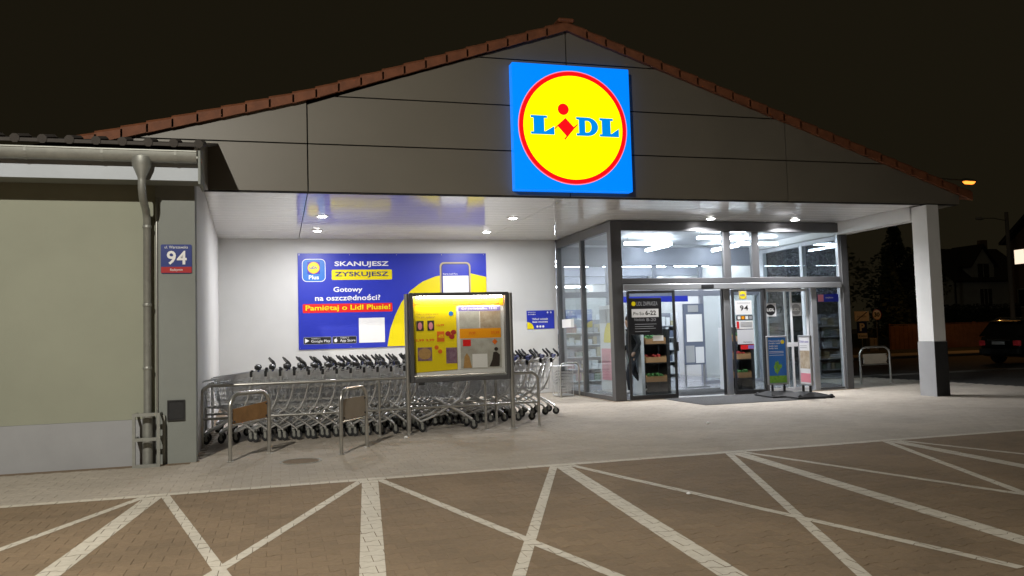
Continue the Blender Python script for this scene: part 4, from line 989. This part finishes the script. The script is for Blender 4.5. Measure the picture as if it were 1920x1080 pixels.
# ================================================================== BACKDROP AT THE RIGHT
def leafball(cx, cy, z0, z1, rx, n, prof, sz, m, name, parent):
    mb = MB()
    for i in range(n):
        h = random.random(); rr = rx * prof(h) * math.sqrt(random.uniform(.15, 1)); a = random.uniform(0, 6.283)
        rr *= 1 + .25 * math.sin(a * 3 + h * 9)
        c = Vector((cx + rr * math.cos(a), cy + rr * math.sin(a), z0 + (z1 - z0) * h))
        u = Vector((random.gauss(0, 1), random.gauss(0, 1), random.gauss(0, 1))).normalized(); v = u.orthogonal().normalized(); s_ = sz * random.uniform(.6, 1.4)
        mb.add([c - u * s_, c + v * s_ * .6, c + u * s_, c - v * s_ * .6], [(0, 1, 2, 3)])
    return mb.build(name, m, parent)
def tree(kind, lb, x, y, h, rx):
    t = thing('conifer_tree' if kind == 0 else 'garden_tree', lb, 'tree', (x, y, .09))
    MB().tube([(x, y, .09), (x + .05, y, h * .3), (x, y + .05, h * .6), (x, y, h * .92)], [.2, .15, .09, .02], 8).build('trunk', 'bark', t, smooth=True)
    for k in range(7):
        a = k * 2.4; z = h * (.3 + .07 * k); l = rx * (.75 - .06 * k)
        MB().tube([(x, y, z), (x + l * math.cos(a) * .6, y + l * math.sin(a) * .6, z + .3), (x + l * math.cos(a), y + l * math.sin(a), z + (.8 if kind else -.1))], [.05, .03, .01], 5).build('limb', 'bark', t, smooth=True)
    pf = (lambda q: max(.05, 1 - q) ** .8) if kind == 0 else (lambda q: math.sin(math.pi * min(.97, .12 + q * .85)) ** .7)
    leafball(x, y, h * (.12 if kind == 0 else .28), h, rx, 2600, pf, .16, 'leaf', 'crown', t)
tree(0, 'narrow dark conifer behind the round speed sign', 36.6, 42.5, 6.0, 1.1)
tree(0, 'tall dark conifer between column and road signs', 41.0, 47.0, 9.0, 1.8)
tree(1, 'dark leafy tree standing behind the parking sign', 33.5, 45.5, 7.5, 3.0)
tree(1, 'dark leafy tree beside the white house', 50.0, 57.0, 8.0, 3.2)
def board_fence(x0, x1, y, h, lb):
    t = thing('board_fence', lb, 'fence', ((x0 + x1) / 2, y, .09)); x = x0; me = None
    src = B('board', 'fence_wood', t, 0, .28, 0, .025, 0, h, local=True); src.location = (0, 0, 0); first = True
    i = 0
    while x < x1:
        o = src if first else src.copy()
        if not first: col.objects.link(o)
        first = False
        o.location = (x - (x0 + x1) / 2, 0, random.uniform(-.02, .02)); x += .295; i += 1
    xx = x0
    while xx <= x1 + .1: B('post', 'fence_wood', t, xx - .06, xx + .06, y + .03, y + .15, .09, .09 + h + .1); xx += 2.95
    B('rail', 'fence_wood', t, x0, x1, y + .026, y + .06, .4, .47); B('cap_rail', 'fence_wood', t, x0, x1, y - .01, y + .028, .095 + h + .022, .09 + h + .06)
board_fence(33.0, 47.2, 38.5, 1.35, 'brown wooden board fence along the far side of the road')
hd = thing('clipped_hedge', 'dark clipped hedge growing before the white house', 'hedge', (56, 52, .09))
mb = MB()
for i in range(5200):
    c = Vector((random.uniform(44, 66), 50 + random.uniform(0, 1.3), .1 + random.random() ** .7 * 2.75)); u = Vector((random.gauss(0, 1), random.gauss(0, 1), random.gauss(0, 1))).normalized(); v = u.orthogonal().normalized(); s_ = random.uniform(.1, .24)
    mb.add([c - u * s_, c + v * s_ * .6, c + u * s_, c - v * s_ * .6], [(0, 1, 2, 3)])
mb.build('foliage', 'hedge_leaf', hd); B('core', 'hedge_leaf', hd, 44, 66, 50.25, 51.05, .09, 2.5)
def window(par, x0, x1, z0, z1, y, m='car_glass', mull_=2):
    f = B('window', m, par, x0, x1, y - .01, y + .03, z0, z1)
    for b in ((x0 - .07, x0 - .001, z0 - .07, z1 + .07), (x1 + .001, x1 + .07, z0 - .07, z1 + .07)): B('frame', 'house_white', f, b[0], b[1], y - .04, y + .02, b[2], b[3])
    for b in ((z0 - .07, z0 - .001), (z1 + .001, z1 + .07)): B('frame', 'house_white', f, x0, x1, y - .04, y + .02, b[0], b[1])
    for k in range(1, mull_): xm = x0 + (x1 - x0) * k / mull_; B('glazing_bar', 'house_white', f, xm - .03, xm + .03, y - .03, y - .011, z0, z1)
wh = thing('white_house', 'white rendered house with gabled dormer behind the hedge', 'house', (62, 62, .09))
B('wall', 'house_white', wh, 58.5, 67.5, 60, 68, .09, 5.25)
hr = MB().prism([(59.6, 5.15), (59.6, 5.3), (64, 8.6), (68.4, 5.3), (68.4, 5.15), (64, 8.4)], 'x', 58.2, 67.8).build('roof', 'tile_dark', wh)
MB().prism([(60.55, 5.26), (63.1, 5.26), (63.1, 6.7), (61.85, 8.3), (60.55, 6.7)], 'y', 59.97, 63).build('dormer_wall', 'house_white', wh)
MB().prism([(60.3, 6.45), (61.85, 8.42), (63.4, 6.45), (63.4, 6.62), (61.85, 8.62), (60.3, 6.62)], 'y', 59.7, 63.4).build('dormer_roof', 'tile_dark', hr)
B('chimney', 'house_brown', hr, 65.5, 66.1, 63.4, 64, 7.5, 9.4)
window(wh, 61.35, 62.7, 2.9, 4.5, 59.98, mull_=3); window(wh, 61.2, 62.5, 5.4, 6.8, 59.95); window(wh, 65.0, 66.2, 2.9, 4.5, 59.98)
B('downpipe', 'rubber', wh, 58.55, 58.65, 59.88, 59.97, .1, 5.1); B('gutter', 'rubber', wh, 58.3, 67.7, 59.72, 59.84, 5.12, 5.24)
bh = thing('brown_house', 'brown house with a lit upper window behind the parked car', 'house', (59, 47.5, .09))
B('wall', 'house_brown', bh, 55.2, 63, 43.5, 51, .09, 7.6)
br_ = MB().prism([(43.0, 7.5), (47.25, 10.8), (51.5, 7.5), (51.5, 7.7), (47.25, 11.05), (43.0, 7.7)], 'x', 54.8, 63.4).build('roof', 'tile_dark', bh)
MB().prism([(43.5, 7.59), (51, 7.59), (47.25, 10.5)], 'x', 55.3, 55.6).build('gable', 'house_brown', bh)
B('chimney', 'house_brown', br_, 58, 58.6, 46, 46.6, 9.5, 12)
for y0_, y1_, z0_, z1_, m_ in ((49.55, 50.45, 5.9, 7.0, 'lit_window'), (46.2, 47.4, 5.9, 7.0, 'car_glass'), (49.2, 50.3, 2.6, 3.9, 'car_glass')):
    f = B('window', m_, bh, 55.17, 55.21, y0_, y1_, z0_, z1_)
    for b in ((y0_ - .08, y0_ - .001, z0_ - .08, z1_ + .08), (y1_ + .001, y1_ + .08, z0_ - .08, z1_ + .08), (y0_, y1_, z0_ - .08, z0_ - .001), (y0_, y1_, z1_ + .001, z1_ + .08)): B('frame', 'house_white', f, 55.14, 55.199, *b)
B('door', 'fence_wood', bh, 55.15, 55.199, 44.5, 45.5, .1, 2.2)
# lamps
sl = thing('street_lamp', 'lit orange sodium street lamp reaching past the gable end', 'street lamp', (31.9, 34.3, .09))
MB().tube([(31.9, 34.3, .05), (31.9, 34.3, 8.2), (32.1, 34.3, 8.75), (32.6, 34.2, 8.95), (34.2, 34.0, 8.85)], [.10, .07, .05, .04, .035], 10).build('pole', 'galv', sl, smooth=True)
MB().add([(34.1, 33.87, 8.80), (34.9, 33.87, 8.78), (34.9, 34.13, 8.78), (34.1, 34.13, 8.80), (34.2, 33.92, 8.95), (34.8, 33.92, 8.90), (34.8, 34.08, 8.90), (34.2, 34.08, 8.95)], [(3, 2, 1, 0), (4, 5, 6, 7), (0, 1, 5, 4), (1, 2, 6, 5), (2, 3, 7, 6), (3, 0, 4, 7)]).build('lamp_head', 'galv', sl)
MB().lathe([(.10, 0), (.10, -.05), (.05, -.10)], (0, 0, 0), 14)
o = MB().add([(34.2, 33.89, 8.785), (34.85, 33.89, 8.77), (34.85, 34.11, 8.77), (34.2, 34.11, 8.785), (34.3, 33.93, 8.66), (34.75, 33.93, 8.65), (34.75, 34.07, 8.65), (34.3, 34.07, 8.66)], [(0, 1, 2, 3), (7, 6, 5, 4), (4, 5, 1, 0), (5, 6, 2, 1), (6, 7, 3, 2), (7, 4, 0, 3)]).build('lamp_bowl', 'sodium', sl)
ld = bpy.data.lights.new('sodium_light', 'SPOT'); ld.energy = 350; ld.color = (1, .42, .1); ld.shadow_soft_size = .12; ld.spot_size = R(155); ld.spot_blend = .6
lo = bpy.data.objects.new('sodium_light', ld); col.objects.link(lo); lo.parent = sl; lo.location = (2.6, -.3, 8.50)
s2 = thing('street_lamp', 'unlit lamp arm on a grey concrete pole before the white house', 'street lamp', (48.3, 45, .09))
MB().tube([(48.3, 44.6, .05), (48.3, 44.6, 9.0)], [.17, .12], 10).build('pole', 'concrete', s2, smooth=True)
MB().tube([(48.3, 44.6, 8.4), (47.4, 44.8, 8.6), (46.6, 44.9, 8.6)], .03, 8).build('arm', 'galv', s2, smooth=True)
MB().lathe([(.04, -.35), (.11, -.25), (.12, .1), (.07, .3)], (46.3, 44.9, 8.58), 12, 'x').build('lamp_head', 'house_white', s2, smooth=True)
# road signs
rs = thing('parking_sign', 'blue parking sign under a crossed-out white zone sign on one pole', 'sign', (29.9, 37, .09))
MB().tube([(29.9, 37.03, .09), (29.9, 37.03, 2.25)], .03, 8).build('pole', 'galv', rs, smooth=True)
B('zone_plate', 'sign_white', rs, 29.45, 30.36, 36.97, 36.995, 1.73, 2.25); sheet('slash', [(29.52, 1.76), (29.6, 1.76), (30.3, 2.22), (30.22, 2.22)], 36.966, 'print_black', rs); text('strefa', 29.62, 30.2, 1.93, 2.05, 36.966, 'print_grey', rs, .0)
B('parking_plate', 'sign_blue', rs, 29.58, 30.2, 36.97, 36.995, 1.10, 1.71); text('P', 29.74, 30.06, 1.2, 1.62, 36.966, 'sign_white', rs, .04)
B('lower_plate', 'sign_white', rs, 29.61, 30.2, 36.97, 36.995, .81, 1.085); text('Klienci', 29.66, 30.15, .88, 1.0, 36.966, 'print_black', rs, .0)
r3 = thing('speed_sign', 'round speed limit sign reading 30 beside the parking sign', 'sign', (30.87, 37, .09))
MB().tube([(30.87, 37.03, .09), (30.87, 37.03, 2.1)], .028, 8).build('pole', 'galv', r3, smooth=True)
MB().prism(disc(30.87, 2.06, .28, 28), 'y', 36.97, 36.995).build('plate', 'sign_white', r3)
ring = disc(30.87, 2.06, .275, 28); MB().tube([(p[0], 36.965, p[1]) for p in ring], .012, 4, closed=True).build('rim', 'sign_red', r3); text('30', 30.70, 31.04, 1.94, 2.18, 36.966, 'print_black', r3, .03)
cb = thing('utility_cabinet', 'small pale utility cabinet at the foot of the speed sign', 'cabinet', (30.6, 37.3, .09))
B('body', 'concrete', cb, 30.42, 30.72, 37.1, 37.35, .09, .82, bev=.01); B('body_door', 'concrete', cb, 30.44, 30.70, 37.085, 37.099, .2, .78)
b2 = tag(B('stone_bollard', 'concrete', None, 30.80, 31.0, 37.2, 37.4, .09, .8, bev=.03), 'short square stone post beside the utility cabinet', 'bollard')

# ================================================================== PARKED CAR
def car(loc, rz):
    t = thing('parked_car', 'black estate car parked by the road beyond the porch column', 'car', loc, rz)
    # stations along x (rear at 0, nose at 4.5): lower body
    st_ = [(0.0, .38, .86, .70), (.06, .30, .98, .80), (.35, .25, 1.0, .88), (1.2, .24, 1.0, .91), (2.6, .24, .98, .91), (3.4, .24, .93, .90), (4.1, .26, .82, .84), (4.45, .34, .70, .72), (4.52, .40, .62, .6)]
    mb = MB(); n = 10
    for (x, zb, zt, hw) in st_:
        pr = [(-hw * .92, zb), (-hw, zb + .12), (-hw, zt - .14), (-hw * .97, zt - .03), (-hw * .9, zt), (hw * .9, zt), (hw * .97, zt - .03), (hw, zt - .14), (hw, zb + .12), (hw * .92, zb)]
        mb.v += [(x, yy, z) for yy, z in pr]
    for i in range(len(st_) - 1):
        for k_ in range(n): mb.f.append((i * n + k_, (i + 1) * n + k_, (i + 1) * n + (k_ + 1) % n, i * n + (k_ + 1) % n))
    mb.f.append(tuple(range(n))); mb.f.append(tuple(range((len(st_) - 1) * n, len(st_) * n)))
    bd = mb.build('body', 'car_black', t, smooth=True, local=True)
    def green(y_in, name, m, x_off=0, z0=.99, z1=1.5):
        b0 = [(.05 + x_off, .80), (3.35 - x_off, .80)]; t0 = [(.42 + x_off, .62), (2.35 - x_off, .62)]
        vs = [(b0[0][0], -.83 + y_in, z0), (b0[1][0], -.83 + y_in, z0 - .03), (b0[1][0], .83 - y_in, z0 - .03), (b0[0][0], .83 - y_in, z0), (t0[0][0], -.64 + y_in, z1), (t0[1][0], -.64 + y_in, z1), (t0[1][0], .64 - y_in, z1), (t0[0][0], .64 - y_in, z1)]
        return MB().add(vs, [(3, 2, 1, 0), (4, 5, 6, 7), (0, 1, 5, 4), (1, 2, 6, 5), (2, 3, 7, 6), (3, 0, 4, 7)]).build(name, m, t, local=True)
    green(0, 'cabin_glass', 'car_glass')
    MB().add([(.30, -.66, 1.5), (2.45, -.66, 1.5), (2.45, .66, 1.5), (.30, .66, 1.5), (.5, -.56, 1.575), (2.2, -.56, 1.575), (2.2, .56, 1.575), (.5, .56, 1.575)], [(3, 2, 1, 0), (4, 5, 6, 7), (0, 1, 5, 4), (1, 2, 6, 5), (2, 3, 7, 6), (3, 0, 4, 7)]).build('roof', 'car_black', t, smooth=True, local=True)
    for s in (-1, 1):
        for xa, xb in ((.06, .42), (1.1, 1.12), (2.15, 2.17), (3.33, 2.36)):
            MB().tube([(xa, s * .835, .985), (xb, s * .65, 1.5)], .035, 6).build('pillar', 'car_black', t, local=True)
        MB().tube([(.45, s * .5, 1.585), (.6, s * .5, 1.62), (2.0, s * .5, 1.62), (2.15, s * .5, 1.585)], .015, 6).build('roof_rail', 'steel', t, local=True)
        MB().cbox(2.75, 2.95, s * .98 - .09, s * .98 + .09, .98, 1.12, b=.03).build('mirror', 'car_black', t, local=True)
        MB().cbox(-.015, .10, s * .70 - .13, s * .70 + .13, .66, .84, b=.02).build('tail_light', 'tail_red', t, local=True)
        MB().cbox(4.30, 4.46, s * .55 - .15, s * .55 + .15, .58, .70, b=.02).build('headlight', 'sign_white', t, local=True)
        for x in (.85, 3.55):
            wl = MB().lathe([(.2, -.10), (.30, -.10), (.325, -.07), (.325, .07), (.30, .10), (.2, .10)], (x, s * .83, .326), 24, 'y').build('wheel', 'rubber', t, smooth=True, local=True)
            MB().lathe([(.05, -.085), (.2, -.095), (.2, .095), (.05, .085)], (x, s * .83, .326), 10, 'y').build('rim', 'steel', wl, local=True)
        for x in (1.5, 2.4): MB().cbox(x, x + .16, s * .915 - .01, s * .915 + .01, .80, .83, b=.004).build('door_handle', 'steel', t, local=True)
    B('number_plate', 'sign_white', t, -.03, -.005, -.26, .26, .70, .81, local=True)
    B('bumper', 'rubber', t, -.06, .12, -.82, .82, .36, .56, bev=.03, local=True)
    B('trim_bar', 'steel', t, -.022, .03, -.45, .45, .84, .87, local=True)
car((24.1, 22.9, 0), 0)

# ================================================================== CAR-PARK LAMP BEHIND THE VIEWER (lights the facade and the bays)
LX, LY = -3.6, 1.0
pl = thing('car_park_lamp', 'tall grey car park lamp post standing among the bays', 'street lamp', (LX, LY - 1, -.0035))
MB().tube([(LX, LY - 1, -.0035), (LX, LY - 1, 7.9), (LX, LY - .85, 8.2), (LX, LY - .3, 8.3)], [.09, .06, .05, .045], 10).build('pole', 'galv', pl, smooth=True)
B('lamp_head', 'galv', pl, LX - .15, LX + .15, LY - .3, LY + .3, 8.24, 8.34, bev=.02)
B('lens', 'lamp_warm', pl, LX - .12, LX + .12, LY - .25, LY + .25, 8.222, 8.239)
ld = bpy.data.lights.new('car_park_light', 'SPOT'); ld.energy = 5150; ld.color = (1.0, .95, .84); ld.shadow_soft_size = .1; ld.spot_size = R(150); ld.spot_blend = 1.0
lo = bpy.data.objects.new('car_park_light', ld); col.objects.link(lo); lo.parent = pl; lo.location = (0, 1.0, 8.17); lo.rotation_euler = (R(44), 0, R(-4))
